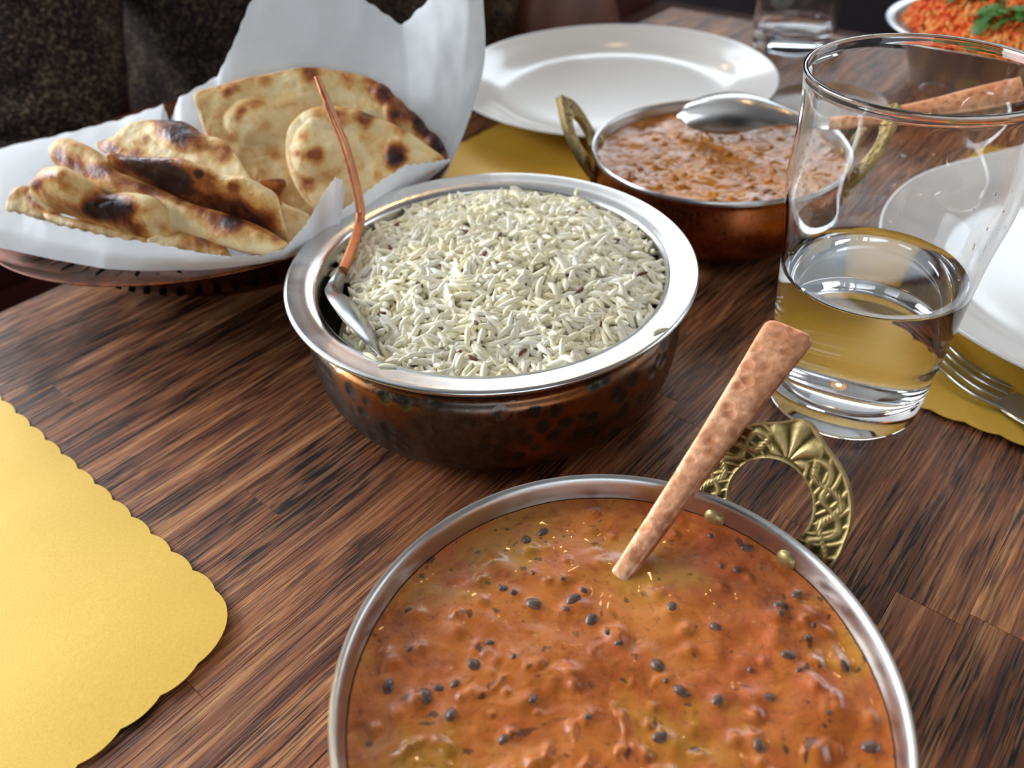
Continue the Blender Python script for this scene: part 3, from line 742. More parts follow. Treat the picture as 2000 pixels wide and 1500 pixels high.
# ------------------------------------------------------------------ water glass
def glass_radius(z):
    r = .0338+.0093*(z/.15)
    return r+.0017*math.exp(-((z-.104)/.014)**2)-.0006*math.exp(-((z-.135)/.012)**2)
def tumbler(loc, label, water=None, sc=1.0):
    root = empty('pint_glass', loc, label, 'glass', 'clear pint glasses')
    HT = .150; wt = .0014; fb = .013
    outer = [(0, .0008), (.020, .0008), (.028, .0003), (.0316, .0002)]
    outer += [(glass_radius(z)*(1 if z > .003 else .98), z) for z in [.0015, .004]+list(np.linspace(.008, HT-.002, 60))]
    ro = glass_radius(HT)
    rimp = [(ro+.0003, HT-.001), (ro+.0002, HT-.0003), (ro-.0004, HT), (ro-.0012, HT-.0001), (ro-.0017, HT-.0008), (ro-.0017, HT-.002)]
    def inner(z): return glass_radius(z)-wt
    zs = np.linspace(HT-.004, fb+.006, 60)
    inn_full = [(inner(z), z) for z in zs]
    bot = [(inner(fb)-.001, fb+.0022), (inner(fb)-.004, fb+.0005), (.020, fb-.0012), (.008, fb-.0018), (0, fb-.0018)]
    if water is None:
        prof = outer+rimp+inn_full+bot
        link('glass_body', lathe(prof, 128, 'glass_body'), GLASS, root)
    else:
        up = [(r, z) for r, z in inn_full if z > water+.0002]+[(inner(water), water)]
        dn = [(inner(water), water)]+[(r, z) for r, z in inn_full if z < water]+bot
        # the water touches the glass directly: glass to water boundary below the surface
        seg = 128
        me = lathe(outer+rimp+up+dn[1:], seg, 'glass_body')
        m2 = mat_glass('glass_to_water', 1.5/1.333)
        o = link('glass_body', me, GLASS, root); me.materials.append(m2)
        for p in me.polygons:
            rr = math.hypot(p.center.x, p.center.y)
            if p.center.z < water and p.center.z > fb-.0025 and rr < glass_radius(p.center.z)-.0007: p.material_index = 1
        # water surface with a small meniscus, normal up
        V = [(0, 0, water)]; Fc = []; rings = [.3, .6, .85, .93, .97, 1.0]; zz = [0, 0, 0, .0001, .0005, .0013]
        Ri = inner(water)
        for f, dz in zip(rings, zz):
            for k in range(seg): a = 2*PI*k/seg; V.append((Ri*f*math.cos(a), Ri*f*math.sin(a), water+dz-.0012))
        V[0] = (0, 0, water-.0012)
        for k in range(seg): Fc.append((0, 1+k, 1+(k+1) % seg))
        for i in range(len(rings)-1):
            for k in range(seg): q = (k+1) % seg; Fc.append((1+i*seg+k, 1+(i+1)*seg+k, 1+(i+1)*seg+q, 1+i*seg+q))
        link('water', mesh('water', V, Fc), mat_glass('water', 1.333), root)
    root.scale = (sc, sc, sc)
    return root
G1 = np.array([.1538, .2884])
gl = tumbler((G1[0], G1[1], .0008), 'clear pint glass about a third full of water at right', water=.068)
g2 = P(1553, 112)+np.array([.007, .034, 0]); tumbler((g2[0], g2[1], 0), 'empty clear pint glass at the far side beside the white plate', sc=1.08)
# droplets on the glass wall
DM = mat_glass('droplet', 1.333)
bm = bmesh.new(); bmesh.ops.create_icosphere(bm, subdivisions=2, radius=1); dm = bpy.data.meshes.new('droplet'); bm.to_mesh(dm); bm.free(); dm.materials.append(DM); dm.shade_smooth()
for (an, z, s1, s2) in [(-40, .098, .9, .5), (-28, .093, 1.3, .5), (-10, .088, .7, .5), (0, .10, .6, .6), (-20, .083, 1.2, .6), (-52, .104, .5, .4), (-60, .112, .5, .4), (10, .09, .5, .4), (-5, .078, 1.4, .5), (-35, .112, .5, .35), (-15, .106, .6, .4), (-70, .085, .5, .4)]:
    a = math.radians(an); r = glass_radius(z)-.0014
    o = bpy.data.objects.new('droplet', dm); COL.objects.link(o); o.parent = gl
    o.location = (r*math.cos(a), r*math.sin(a), z); o.scale = (.0005, .001*s2, .0011*s1); o.rotation_euler = (0, 0, a)

# ------------------------------------------------------------------ fork on the right mat
fk = empty('fork', P(1960, 790, .003), 'steel fork lying on the gold mat between glass and white plate', 'fork')
fl_ = lambda o, pts: toloc(o, pts)
roots_u = [(1975, 757), (1971, 770), (1966, 784), (1961, 798)]; 
tips = [(1800, 612), (1789, 624), (1779, 637), (1769, 650)]; mids = [(1862, 683), (1856, 697), (1849, 710), (1841, 723)]; mid2 = [(1915, 726), (1911, 739), (1905, 753), (1898, 767)]
for r_, m2_, m_, t_ in zip(roots_u, mid2, mids, tips):
    ribbon('tine', fl_(fk, [P(*t_, .0065), P(*m_, .0065), P(*m2_, .0050), P(*r_, .0040)]), [[.8, .55, 0]]*4, [.0005, .0011, .0014, .0016], [.0004, .0007, .0008, .0008], SSHINY, fk, N=24, sq=3)
ribbon('handle', fl_(fk, [P(1963, 775, .0040), P(1990, 795, .0040), P(2030, 822, .0060), P(2090, 860, .0105), P(2200, 925, .009), P(2480, 1080, .003), P(2700, 1190, .003)]), [[.8, .6, 0]]*7, [.0078, .0085, .0070, .0032, .0030, .0052, .003], [.0008, .0009, .0010, .0012, .0012, .0010, .0006], SSHINY, fk, N=80, sq=3)

# ------------------------------------------------------------------ naan basket, paper and bread
bc = ST(.080, -.045); BA, BB = .143, .130
bas = empty('bread_basket', (bc[0], bc[1], 0), 'shallow oval copper bread basket with pierced foot under the naan', 'basket', rz=A48)
prof = smoothprof([(0, .010), (.55, .010), (.62, .0115), (.66, .0150), (.72, .0265), (.775, .0390), (.82, .0422), (.90, .0458), (.97, .0482), (1.0, .0496), (1.0, .0506), (.972, .0500), (.90, .0475), (.82, .0440), (.765, .0405), (.705, .0270), (.65, .0165), (.61, .0135), (.55, .0125), (0, .0125)], 80)
link('bowl', lathe(prof, 180, 'bowl', sx=BA, sy=BB), COPT, bas)
ft = [(.50, 0), (.515, 0), (.54, .0105), (.525, .0105)]
link('foot', lathe(ft, 120, 'foot', close=True, sx=BA, sy=BB), COPT, bas)
slotM = mat_plain('dark_slot', (.002, .002, .002), .9, Spec=.05)
for k in range(60):
    a = 2*PI*k/60; f = .6905
    o = box('slot', (-.0018, -.0006, -.0034), (.0018, .0006, .0034), slotM, bas)
    x, y = BA*f*math.cos(a), BB*f*math.sin(a); o.location = (x, y, .0205)
    o.rotation_euler = (math.radians(-38), 0, math.atan2(math.sin(a)/BB, math.cos(a)/BA)+PI/2)
for k in range(72):   # hatch bars stamped on the rim band
    a = 2*PI*k/72; o = box('rim_bar', (-.0010, -.0075, -.0005), (.0010, .0075, .0002), slotM if k % 2 else COPT, bas)
    f = .885; o.location = (BA*f*math.cos(a), BB*f*math.sin(a), .0467+.0002); o.rotation_euler = (math.radians(12), 0, math.atan2(math.sin(a)/BB, math.cos(a)/BA)-PI/2+.35)

def patch(rows, n_r, n_c, smooth_c=False, wav=.0006, seed=0, jag=None):
    R_ = [cr(r, n_c) if smooth_c else lin(r, n_c) for r in rows]
    A_ = np.array(R_); G = np.zeros((n_r, n_c, 3))
    for j in range(n_c): G[:, j] = cr(A_[:, j], n_r)
    for i in range(n_r):
        for j in range(n_c):
            G[i, j, 1] += wav*fbm(G[i, j]+seed, 60, 2)*3; G[i, j, 2] += wav*.5*fbm(G[i, j]+seed+3, 90, 2)
    if jag is not None:   # pinked tear-off edge
        d = G[1]-G[0]; 
        for j in range(n_c): G[0, j] += d[j]/(np.linalg.norm(d[j])+1e-9)*(.0006 if (j//2) % 2 else -.0002)
    return G
paper = empty('parchment_paper', (bc[0], bc[1], .05), 'white parchment paper lining the bread basket and rising behind the naan', 'paper')
top = [(-90, 306, .50), (0, 290, .50), (120, 262, .502), (230, 235, .50), (318, 204, .495), (332, 243, .493), (350, 191, .492), (425, 149, .492), (458, 80, .495), (490, 0, .50), (585, -95, .51), (715, 0, .508), (785, 50, .500), (850, -12, .488), (920, -60, .476), (944, 0, .474)]
mid = [(-80, 360, .455), (0, 352, .455), (120, 340, .465), (230, 315, .47), (310, 290, .472), (330, 300, .472), (352, 280, .472), (415, 250, .476), (465, 220, .480), (515, 190, .484), (620, 160, .489), (720, 165, .487), (795, 170, .482), (850, 160, .474), (905, 150, .470), (945, 130, .470)]
low = [(-70, 430, .405), (0, 432, .405), (120, 425, .42), (230, 400, .435), (310, 380, .44), (330, 380, .44), (345, 375, .444), (420, 370, .446), (500, 365, .448), (560, 360, .449), (640, 356, .450), (720, 352, .452), (790, 347, .453), (835, 342, .454), (870, 337, .455), (905, 262, .464)]
low2 = [(-60, 460, .40), (0, 465, .39), (120, 470, .395), (230, 460, .40), (310, 450, .405), (330, 450, .405), (345, 448, .405), (420, 440, .405), (500, 430, .41), (560, 425, .415), (640, 420, .42), (720, 400, .43), (790, 380, .435), (835, 362, .442), (862, 350, .447), (873, 330, .452)]
def pp_(rows, o): return [[Y(*q)-np.array(o.location) for q in r] for r in rows]
Gb = patch(pp_([top, mid, low, low2], paper), 46, 151, wav=.0007, seed=2, jag=True)
link('back_sheet', gridmesh(Gb, .0002), PAPER, paper)
ltop = [(-60, 402, .070), (0, 409, .069), (45, 418, .068), (90, 435, .067), (150, 447, .066), (210, 462, .065), (300, 475, .064), (390, 493, .0625), (450, 501, .062), (510, 499, .063), (555, 486, .065), (579, 459, .068), (600, 435, .071), (632, 378, .077), (655, 346, .080), (669, 352, .078), (672, 372, .075)]
lbot = [(-60, 470, .0545), (0, 483, .054), (45, 494, .0535), (90, 504, .053), (150, 515, .053), (204, 525, .053), (270, 529, .0528), (390, 527, .0525), (450, 522, .0525), (510, 514, .0525), (555, 505, .0525), (585, 492, .053), (610, 480, .054), (636, 462, .055), (652, 450, .057), (662, 440, .059), (668, 424, .062)]
lmid = [((a[0]+b[0])/2, (a[1]+b[1])/2+1, (a[2]+b[2])/2+.0012) for a, b in zip(ltop, lbot)]
lund = [(a[0]+6, a[1]-34, a[2]-.020) for a in lbot]
pz = lambda rows, o: [[P(*q)-np.array(o.location) for q in r] for r in rows]
Gl = patch(pz([ltop, lmid, lbot], paper), 22, 161, wav=.0002, seed=5, jag=True)
link('front_fold', gridmesh(Gl, .0002), PAPER, paper)
rtop = [(660, 417, .066), (704, 383, .067), (745, 352, .068), (792, 322, .068), (838, 316, .066), (878, 311, .064)]
rbot = [(662, 440, .055), (704, 425, .054), (745, 405, .053), (792, 376, .053), (836, 352, .054), (880, 315, .0625)]
Gr = patch(pz([rtop, [((a[0]+b[0])/2, (a[1]+b[1])/2, (a[2]+b[2])/2+.001) for a, b in zip(rtop, rbot)], rbot], paper), 14, 61, wav=.0002, seed=8, jag=True)
link('right_fold', gridmesh(Gr, .0002), PAPER, paper)
# paper bed on the basket floor that carries the bread
V = []; 
bed = lathe([(0, .0165), (.55, .0165), (.62, .019), (.68, .0290)], 90, 'bed_sheet', sx=BA, sy=BB)
bo = link('bed_sheet', bed, PAPER, paper); bo.rotation_euler = (0, 0, A48); bo.location = (0, 0, -.05)

def plane_of(anch):
    a = [P(*q) for q in anch]; n = np.cross(a[1]-a[0], a[2]-a[0]); n /= np.linalg.norm(n)
    if n@(EYE-a[0]) < 0: n = -n
    return a[0], n
def onplane(u, v, o, n):
    q = (u-1000)/F*RX+(v-750)/F*DN+fwd; return EYE+q*(((o-EYE)@n)/(q@n))
def charof(p, spots, base, edge):
    u, v = Q(p); c = base
    for (su, sv, sr, amt, *el) in spots:
        asp = el[0] if el else 1.0; rot = math.radians(el[1]) if len(el) > 1 else 0
        du, dv_ = u-su, v-sv; x = du*math.cos(rot)+dv_*math.sin(rot); y = -du*math.sin(rot)+dv_*math.cos(rot)
        d = math.hypot(x/asp, y)/sr
        if d < 1.6: c += amt*(1-min(1, max(0, (d-.55)/.95)))
    return c+edge
def naan(outline, anch, thick, spots, label, domes=(), base=.08, edgec=.18, seed=0, N=170, K=30, und=.0012, parent=None, group=None):
    o, n = plane_of(anch); ol = np.array([onplane(u, v, o, n) for u, v in cr(outline, N, True)])
    c = ol.mean(0); V = []; ch = []; Fc = []
    for side in (1, -1):
        for k in range(K+1):
            rho = math.sin(k/K*PI/2); h = thick/2*math.sqrt(max(0, 1-rho**7))
            for p in ol:
                q = c+(p-c)*rho
                w = und*fbm(q+seed, 40, 2)*2*(1-.3*rho); x = h*side+w
                if side > 0:
                    uq, vq = Q(q)
                    for (du, dv_, rx, ry, hh, rot) in domes:
                        a = math.radians(rot); xx = (uq-du)*math.cos(a)+(vq-dv_)*math.sin(a); yy = -(uq-du)*math.sin(a)+(vq-dv_)*math.cos(a)
                        d = (xx/rx)**2+(yy/ry)**2
                        if d < 1: x += hh*(1-d)**.7
                    x += .0011*fbm(q+seed+5, 110, 3)*(1 if rho < .97 else 0)
                V.append(q+n*x); 
                ch.append(charof(V[-1], spots, base, edgec*max(0, rho-.82)/.18*(1 if side > 0 else .6)))
    m = len(ol)
    for s in (0, 1):
        b = s*(K+1)*m
        for k in range(K):
            for i in range(m):
                j = (i+1) % m; f = (b+k*m+i, b+k*m+j, b+(k+1)*m+j, b+(k+1)*m+i); Fc.append(f if s == 0 else f[::-1])
    V = np.array(V); org = V.mean(0); org[2] = V[:, 2].min()
    if parent is None: root_l = org
    else: root_l = np.array(parent.location)
    me = mesh('naan', V-root_l, Fc); setattrf(me, 'char', ch)
    bm = bmesh.new(); bm.from_mesh(me); bmesh.ops.remove_doubles(bm, verts=bm.verts, dist=1e-6); bmesh.ops.recalc_face_normals(bm, faces=bm.faces); bm.to_mesh(me); bm.free()
    ob = link('naan', me, BREAD, parent)
    if parent is None: ob.location = root_l; tag(ob, label, 'bread', group)
    return ob
def roll(tope, bote, anch, thick, spots, label, base=.1, edgec=.1, seed=0, N=120, S=36, und=.0012, group=None, parent=None, bulge=1.0):
    """long folded piece lofted between its upper and lower edges with a rounded section"""
    o, n = plane_of(anch); A_ = np.array([onplane(*q, o, n) for q in cr(tope, N)]); B_ = np.array([onplane(*q, o, n) for q in cr(bote, N)])
    V = []; ch = []; Fc = []
    for i in range(N):
        f = i/(N-1); e = max(.05, math.sqrt(max(0, 1-abs(2*f-1)**6)))
        for k in range(S):
            t = 2*PI*k/S; c, s = math.cos(t), math.sin(t)
            x = .5+.5*math.copysign(abs(c)**.8, c); m = A_[i]+(B_[i]-A_[i])*x
            w = und*fbm(m+seed, 45, 2)*2+.0014*fbm(m+seed+9, 110, 3)
            p = m+n*(thick*.5*e*(math.copysign(abs(s)**.75, s))*bulge+w); V.append(p)
            ch.append(charof(p, spots, base, (edgec+.14)*max(0, 1-abs(x-.12)/.16)*(1 if s > -.2 else 0)))
    for i in range(N-1):
        for k in range(S): q = (k+1) % S; Fc.append((i*S+k, i*S+q, (i+1)*S+q, (i+1)*S+k))
    a = len(V); V.append(np.mean(V[:S], axis=0)); V.append(np.mean(V[(N-1)*S:N*S], axis=0)); ch += [.3, .3]
    for k in range(S): q = (k+1) % S; Fc.append((a, q, k)); Fc.append((a+1, (N-1)*S+k, (N-1)*S+q))
    V = np.array(V); org = V.mean(0); org[2] = V[:, 2].min()
    if parent is not None: org = np.array(parent.location)
    me = mesh('naan', V-org, Fc); recalc(me); setattrf(me, 'char', ch)
    ob = link('naan', me, BREAD, parent)
    if parent is None: ob.location = org; tag(ob, label, 'bread', group)
    return ob
GN = 'naan pieces in the basket'
# big naan leaning at the right
big = naan([(381, 184), (430, 168), (500, 150), (560, 138), (620, 133), (680, 140), (725, 153), (745, 165), (775, 190), (808, 222), (840, 255), (866, 285), (875, 308), (862, 328), (800, 360), (720, 402), (650, 425), (590, 428), (530, 405), (470, 360), (430, 315), (400, 262), (388, 220)],
     [(385, 190, .095), (872, 300, .0605), (590, 415, .044)], .006,
     [(747, 180, 20, .75), (773, 212, 20, .55, 1.0), (775, 235, 16, .4), (812, 225, 20, .75), (822, 250, 17, .75, .8), (852, 272, 24, .9, .8, -30), (862, 300, 18, .55), (605, 145, 17, .45), (680, 160, 15, .3), (716, 166, 14, .35), (520, 160, 11, .25), (455, 172, 11, .32), (444, 184, 9, .4),
      (490, 205, 12, .35, 2.2, -25), (468, 222, 10, .38, 1.4, -70), (455, 268, 13, .28), (535, 300, 16, .3), (520, 245, 12, .2), (600, 360, 14, .3), (550, 365, 12, .2)],
     'largest naan, broad and blistered, leaning upright at the right of the basket', domes=[(747, 182, 22, 20, .004, 0), (773, 222, 24, 30, .004, 0), (815, 235, 25, 25, .004, 0), (852, 278, 22, 26, .004, 0), (500, 240, 60, 45, .004, 0)], base=.10, edgec=.16, seed=1, N=260, K=64, und=.002, group=GN)
fold = naan([(560, 262), (578, 230), (612, 213), (655, 211), (700, 216), (745, 232), (790, 254), (835, 285), (868, 312), (850, 334), (790, 362), (720, 402), (655, 422), (610, 405), (578, 365), (560, 315)],
     [(560, 250, .082), (868, 310, .0640), (620, 410, .050)], .008,
     [(630, 222, 14, .42, 1.8, 10), (668, 230, 17, .55, 1.2), (712, 230, 18, .72), (618, 303, 17, .6, .9), (593, 268, 15, .35, .7), (595, 300, 12, .35), (774, 298, 20, .85), (768, 315, 16, .4), (602, 362, 14, .42), (715, 265, 14, .25), (735, 345, 10, .15), (575, 300, 9, .35), (640, 340, 20, .2), (860, 318, 14, .35), (785, 250, 14, .3)],
     '', domes=[(660, 235, 75, 26, .004, 5), (620, 300, 50, 60, .004, 0), (774, 302, 24, 30, .003, 0)], base=.10, edgec=.10, seed=2, N=200, K=50, und=.0015, parent=big)
fold.name = 'folded_half'
naan([(735, 158), (760, 150), (800, 152), (838, 166), (868, 186), (881, 205), (878, 240), (872, 272), (850, 275), (800, 240), (760, 200)],
     [(740, 160, .085), (880, 205, .078), (860, 280, .058)], .004, [(868, 182, 10, .25), (845, 172, 8, .12)], 'small pale unblistered naan tucked behind the largest one at right', base=-.04, edgec=.04, seed=3, group=GN)
# pile at the left
naan([(186, 283), (205, 272), (222, 267), (234, 255), (264, 238), (300, 235), (330, 237), (357, 237), (382, 250), (400, 264), (435, 273), (459, 300), (480, 335), (500, 362), (520, 385), (470, 372), (420, 358), (354, 326), (300, 318), (250, 314), (215, 304)],
     [(205, 290, .0905), (310, 237, .100), (500, 365, .083)], .0035,
     [(335, 248, 22, .75, 1.7, 15), (370, 268, 24, .6, 1.6, 30), (330, 275, 16, .35, 1.8, 20), (432, 300, 20, .6, 1.2, 40), (450, 285, 12, .3), (270, 285, 14, .3), (285, 272, 10, .45, .6), (225, 285, 14, .35), (205, 285, 12, .4), (240, 300, 14, .4, 2), (275, 305, 12, .35, 2), (350, 300, 14, .15)],
     'pointed naan with scorched peak on top of the left pile', domes=[(350, 270, 60, 30, .003, 20)], base=.0, edgec=.14, seed=4, N=200, K=44, group=GN)
naan([(208, 300), (240, 305), (275, 308), (320, 308), (356, 309), (400, 325), (437, 341), (480, 347), (512, 362), (541, 381), (549, 415), (560, 455), (562, 482), (530, 488), (470, 468), (400, 432), (340, 402), (280, 372), (225, 336)],
     [(215, 302, .0895), (541, 381, .0815), (540, 468, .0545)], .005,
     [(300, 330, 30, .55, 2.2, 20), (245, 315, 20, .5, 2, 20), (388, 338, 9, .6), (410, 352, 15, .42, 1.5, 20), (455, 365, 12, .4), (400, 385, 30, .45, 2.5, 25), (500, 410, 30, .28, 1.5, 40), (330, 355, 24, .5, 2, 20), (345, 318, 20, .3, 3, 20), (460, 425, 30, .35, 2, 30), (520, 440, 26, .3)],
     'flat naan slanting between the scorched peak and the long roll', base=.20, edgec=-.1, seed=5, N=200, K=40, group=GN)
roll([(103, 300), (112, 285), (132, 271), (152, 276), (187, 294), (234, 336), (270, 350), (330, 377), (384, 401), (450, 420), (512, 444), (562, 474)],
     [(104, 304), (114, 322), (140, 346), (185, 372), (240, 392), (290, 418), (340, 448), (380, 462), (430, 480), (480, 494), (525, 497), (559, 480)],
     [(120, 290, .088), (560, 478, .0605), (300, 420, .066)], .016,
     [(112, 302, 14, .4, 1, 0), (150, 320, 18, .35, 2, 30), (195, 333, 14, .55, 1.4), (210, 345, 18, .25, 2, 20), (262, 368, 16, .32, 2, 20), (300, 380, 16, .3, 2, 20), (350, 390, 12, .35), (380, 412, 16, .3, 2, 20), (455, 430, 16, .65, 1.2), (440, 445, 18, .3, 2, 20), (510, 455, 16, .3, 2, 20), (545, 470, 14, .4), (130, 330, 20, .25, 2, 30), (480, 425, 12, .3, 2), (420, 425, 20, .2, 2, 20)],
     'long rolled naan slice lying diagonally in front of the left pile', base=.06, edgec=.10, seed=6, N=180, group=GN)
roll([(61, 362), (66, 348), (82, 336), (108, 330), (128, 334), (160, 356), (190, 384), (222, 386), (258, 388), (300, 402), (330, 432), (352, 457)],
     [(63, 372), (80, 388), (104, 403), (130, 412), (160, 424), (190, 436), (225, 448), (258, 457), (285, 466), (310, 469), (335, 466), (350, 461)],
     [(62, 362, .078), (352, 458, .0590), (130, 400, .067)], .013,
     [(85, 345, 12, .3, 1.5, -30), (70, 362, 10, .35), (110, 338, 12, .25, 1.8), (85, 378, 12, .3, 2, 30), (130, 408, 14, .45, 2.2, 20), (198, 398, 24, .85, 1.3, 10), (240, 400, 22, .75, 1.1, 10), (215, 420, 22, .6, 1.6, 10), (265, 443, 14, .45, 1.6, 20), (175, 415, 16, .5, 1.6, 20), (150, 375, 16, -.1)],
     'looped naan slice with black scorch mark at front left', base=.08, edgec=.08, seed=7, N=170, group=GN)
naan([(20, 388), (30, 370), (46, 363), (60, 366), (80, 380), (100, 398), (118, 415), (100, 430), (82, 430), (50, 420), (18, 414)],
     [(22, 388, .066), (60, 366, .071), (90, 428, .058)], .008, [(25, 378, 12, .45), (55, 370, 16, .5, 1.6, 30), (75, 390, 18, .5, 1.4, 40), (60, 400, 16, .2)], 'leftmost short naan piece with browned crust beside the paper edge', base=.05, edgec=.12, seed=8, group=GN)
roll([(86, 420), (94, 416), (130, 424), (180, 438), (230, 450), (290, 464), (335, 472)], [(88, 428), (110, 440), (150, 452), (200, 464), (240, 474), (290, 486), (330, 486)],
     [(90, 422, .0615), (335, 476, .0560), (200, 462, .0565)], .007, [(100, 420, 10, .3), (160, 433, 20, .2, 2, 15), (270, 465, 20, .2, 2, 15)], 'thin pale naan edge peeping above the front paper at left', base=.04, edgec=.05, seed=9, group=GN)
roll([(290, 474), (320, 460), (355, 455), (395, 459), (425, 466), (440, 480), (452, 500)], [(292, 484), (330, 494), (365, 500), (400, 506), (425, 508), (440, 508), (450, 505)],
     [(300, 474, .0570), (450, 500, .0540), (370, 500, .0540)], .009, [(410, 468, 16, .42, 1.4, 15), (370, 470, 20, .2, 2, 15), (430, 490, 12, .3)], 'small golden naan end under the long roll at the front', base=.12, edgec=.06, seed=10, group=GN)
naan([(543, 388), (560, 400), (590, 412), (606, 424), (600, 448), (580, 470), (566, 484), (558, 470), (550, 430)],
     [(548, 400, .062), (604, 425, .055), (566, 480, .046)], .005, [(585, 425, 12, .12)], 'cream coloured naan corner between the left pile and upright naan', base=-.02, edgec=.05, seed=11, group=GN)
naan([(508, 353), (530, 351), (556, 352), (558, 366), (550, 378), (553, 396), (546, 400), (538, 385), (524, 368), (512, 362)],
     [(510, 355, .080), (557, 354, .079), (550, 396, .066)], .003, [(535, 358, 18, .4, 1.6), (548, 380, 14, .35)], 'small brown crisp naan scrap at the middle of the basket', base=.15, edgec=.1, seed=12, group=GN)

# ------------------------------------------------------------------ red rice dish with herbs
rc3 = np.array([.405, .668]); dish = tag(link('serving_dish', lathe(smoothprof([(0, .003), (.05, .003), (.053, 0), (.057, 0), (.060, .005), (.070, .028), (.0800, .0455), (.0875, .0492), (.0882, .0500), (.0865, .0506), (.0785, .0470), (.068, .030), (.058, .0075), (.05, .006), (0, .006)], 60), 110, 'serving_dish'), STEEL2), 'steel rimmed round dish of red rice at the far right', 'dish')
dish.location = (rc3[0], rc3[1], 0)
hr3 = lambda x, y: mound(x, y, .078, .040, .045, 0, 0, 21, .004)
rr3 = empty('tomato_rice', (rc3[0], rc3[1], 0), 'heap of orange red tomato rice in the far right dish', 'rice')
link('rice_bed', moundmesh('rice_bed', hr3, .068, 30, 80, .02), RICEO, rr3)['kind'] = 'stuff'
g3 = grains('rice_grains', 2600, hr3, .0735, RICEO, rr3, 31, L=(.006, .010), lift=.003, tilt=.8, thickk=1.5); g3['kind'] = 'stuff'
LEAF = mat_plain('coriander_leaf', srgb(66, 118, 44), .5, var=.45, scale=90)
her = empty('herb_garnish', (rc3[0], rc3[1], .07), 'chopped green coriander leaves scattered on top of the red rice', 'herbs')
for k in range(80):
    for _ in range(60):
        r = .066*math.sqrt(rnd.random()); a = rnd.uniform(0, 2*PI); x, y = r*math.cos(a), r*math.sin(a)
        u, v = Q((rc3[0]+x, rc3[1]+y, hr3(x, y)))
        if 1865 < u < 2030 and -40 < v < (70 if k % 5 else 105) and v < (u-1850)*1.1: break
    n = 14; V = []; L = rnd.uniform(.012, .024); w = rnd.uniform(.002, .0065)
    for i in range(7):
        f = i/6; ww = w*math.sin(PI*min(.98, max(.04, f)))**.6*(1+.35*math.sin(f*18))
        zc = .004*math.sin(f*PI)
        V += [((f-.5)*L, -ww, zc), ((f-.5)*L, 0, zc+.0008), ((f-.5)*L, ww, zc)]
    Fc = []
    for i in range(6):
        for j in range(2): q = i*3+j; Fc.append((q, q+3, q+4, q+1))
    me = mesh('leaf', V, Fc); o = link('leaf', me, LEAF, her)
    o.location = (x, y, hr3(x, y)-.07+.0035); o.rotation_euler = (rnd.uniform(-.5, .5), rnd.uniform(-.5, .5), rnd.uniform(0, 6))
# small beige saucer between plate and glass
sa = P(1612, 208, .006); sd = tag(link('saucer', lathe(smoothprof([(0, .002), (.024, .002), (.027, 0), (.030, .001), (.044, .0075), (.0455, .0088), (.0440, .0092), (.032, .0046), (0, .004)], 40), 80, 'saucer'), STONE), 'small beige saucer behind the water glass beside the white plate', 'saucer')
sd.location = (sa[0], sa[1], 0)

# ------------------------------------------------------------------ person opposite
def ring_loft(name, rings, mat, parent, seg=40, folds=None):
    """rings: (centre(3), ra, rb, axisA(3), axisB(3))"""
    V = []; Fc = []
    C_ = cr([r[0] for r in rings], 60); ra = cr([[r[1], r[2]] for r in rings], 60)
    Aa = cr([r[3] for r in rings], 60); Bb = cr([r[4] for r in rings], 60)
    for i in range(60):
        for k in range(seg):
            t = 2*PI*k/seg; p = C_[i]+Aa[i]*ra[i][0]*math.cos(t)+Bb[i]*ra[i][1]*math.sin(t)
            nrm = (p-C_[i])/np.linalg.norm(p-C_[i])
            w = .006*fbm(p, 12, 2)
            if folds: w += folds(i/59, t)
            V.append(p+nrm*w)
    for i in range(59):
        for k in range(seg): q = (k+1) % seg; Fc.append((i*seg+k, i*seg+q, (i+1)*seg+q, (i+1)*seg+k))
    Fc.append(tuple(range(seg-1, -1, -1))); Fc.append(tuple(59*seg+k for k in range(seg)))
    me = mesh(name, V, Fc); recalc(me); return link(name, me, mat, parent)
PS = empty('person', ST(.40, .30, -.30), 'person in a dark speckled wool coat seated across the table behind the naan', 'person')
pl_ = np.array(PS.location)
SK = mat_plain('skin', srgb(150, 100, 76), .5); DKC = mat_plain('dark_trousers', srgb(16, 17, 26), .9, var=.3); HAIR = mat_plain('dark_hair', srgb(20, 14, 12), .6)
joints = {'pelvis': ST(.40, .30, -.24), 'spine': ST(.40, .31, -.05), 'chest': ST(.40, .30, .14), 'neck': ST(.40, .29, .29), 'head': ST(.40, .27, .36), 'crown': ST(.40, .27, .44),
 'shL': ST(.19, .31, .22), 'elL': ST(.06, .24, -.04), 'haL': ST(.20, .08, -.14), 'shR': ST(.58, .30, .22), 'elR': ST(.66, .26, -.02), 'haR': ST(.54, .08, -.12),
 'hipL': ST(.31, .27, -.26), 'knL': ST(.27, -.12, -.22), 'anL': ST(.26, -.10, -.66), 'toL': ST(.26, -.22, -.72), 'hipR': ST(.49, .27, -.26), 'knR': ST(.52, -.12, -.22), 'anR': ST(.53, -.10, -.66), 'toR': ST(.53, -.22, -.72)}
rad = {'pelvis': .13, 'spine': .12, 'chest': .13, 'neck': .05, 'head': .085, 'crown': .06, 'shL': .06, 'elL': .042, 'haL': .028, 'shR': .06, 'elR': .042, 'haR': .028, 'hipL': .08, 'knL': .058, 'anL': .038, 'toL': .03, 'hipR': .08, 'knR': .058, 'anR': .038, 'toR': .03}
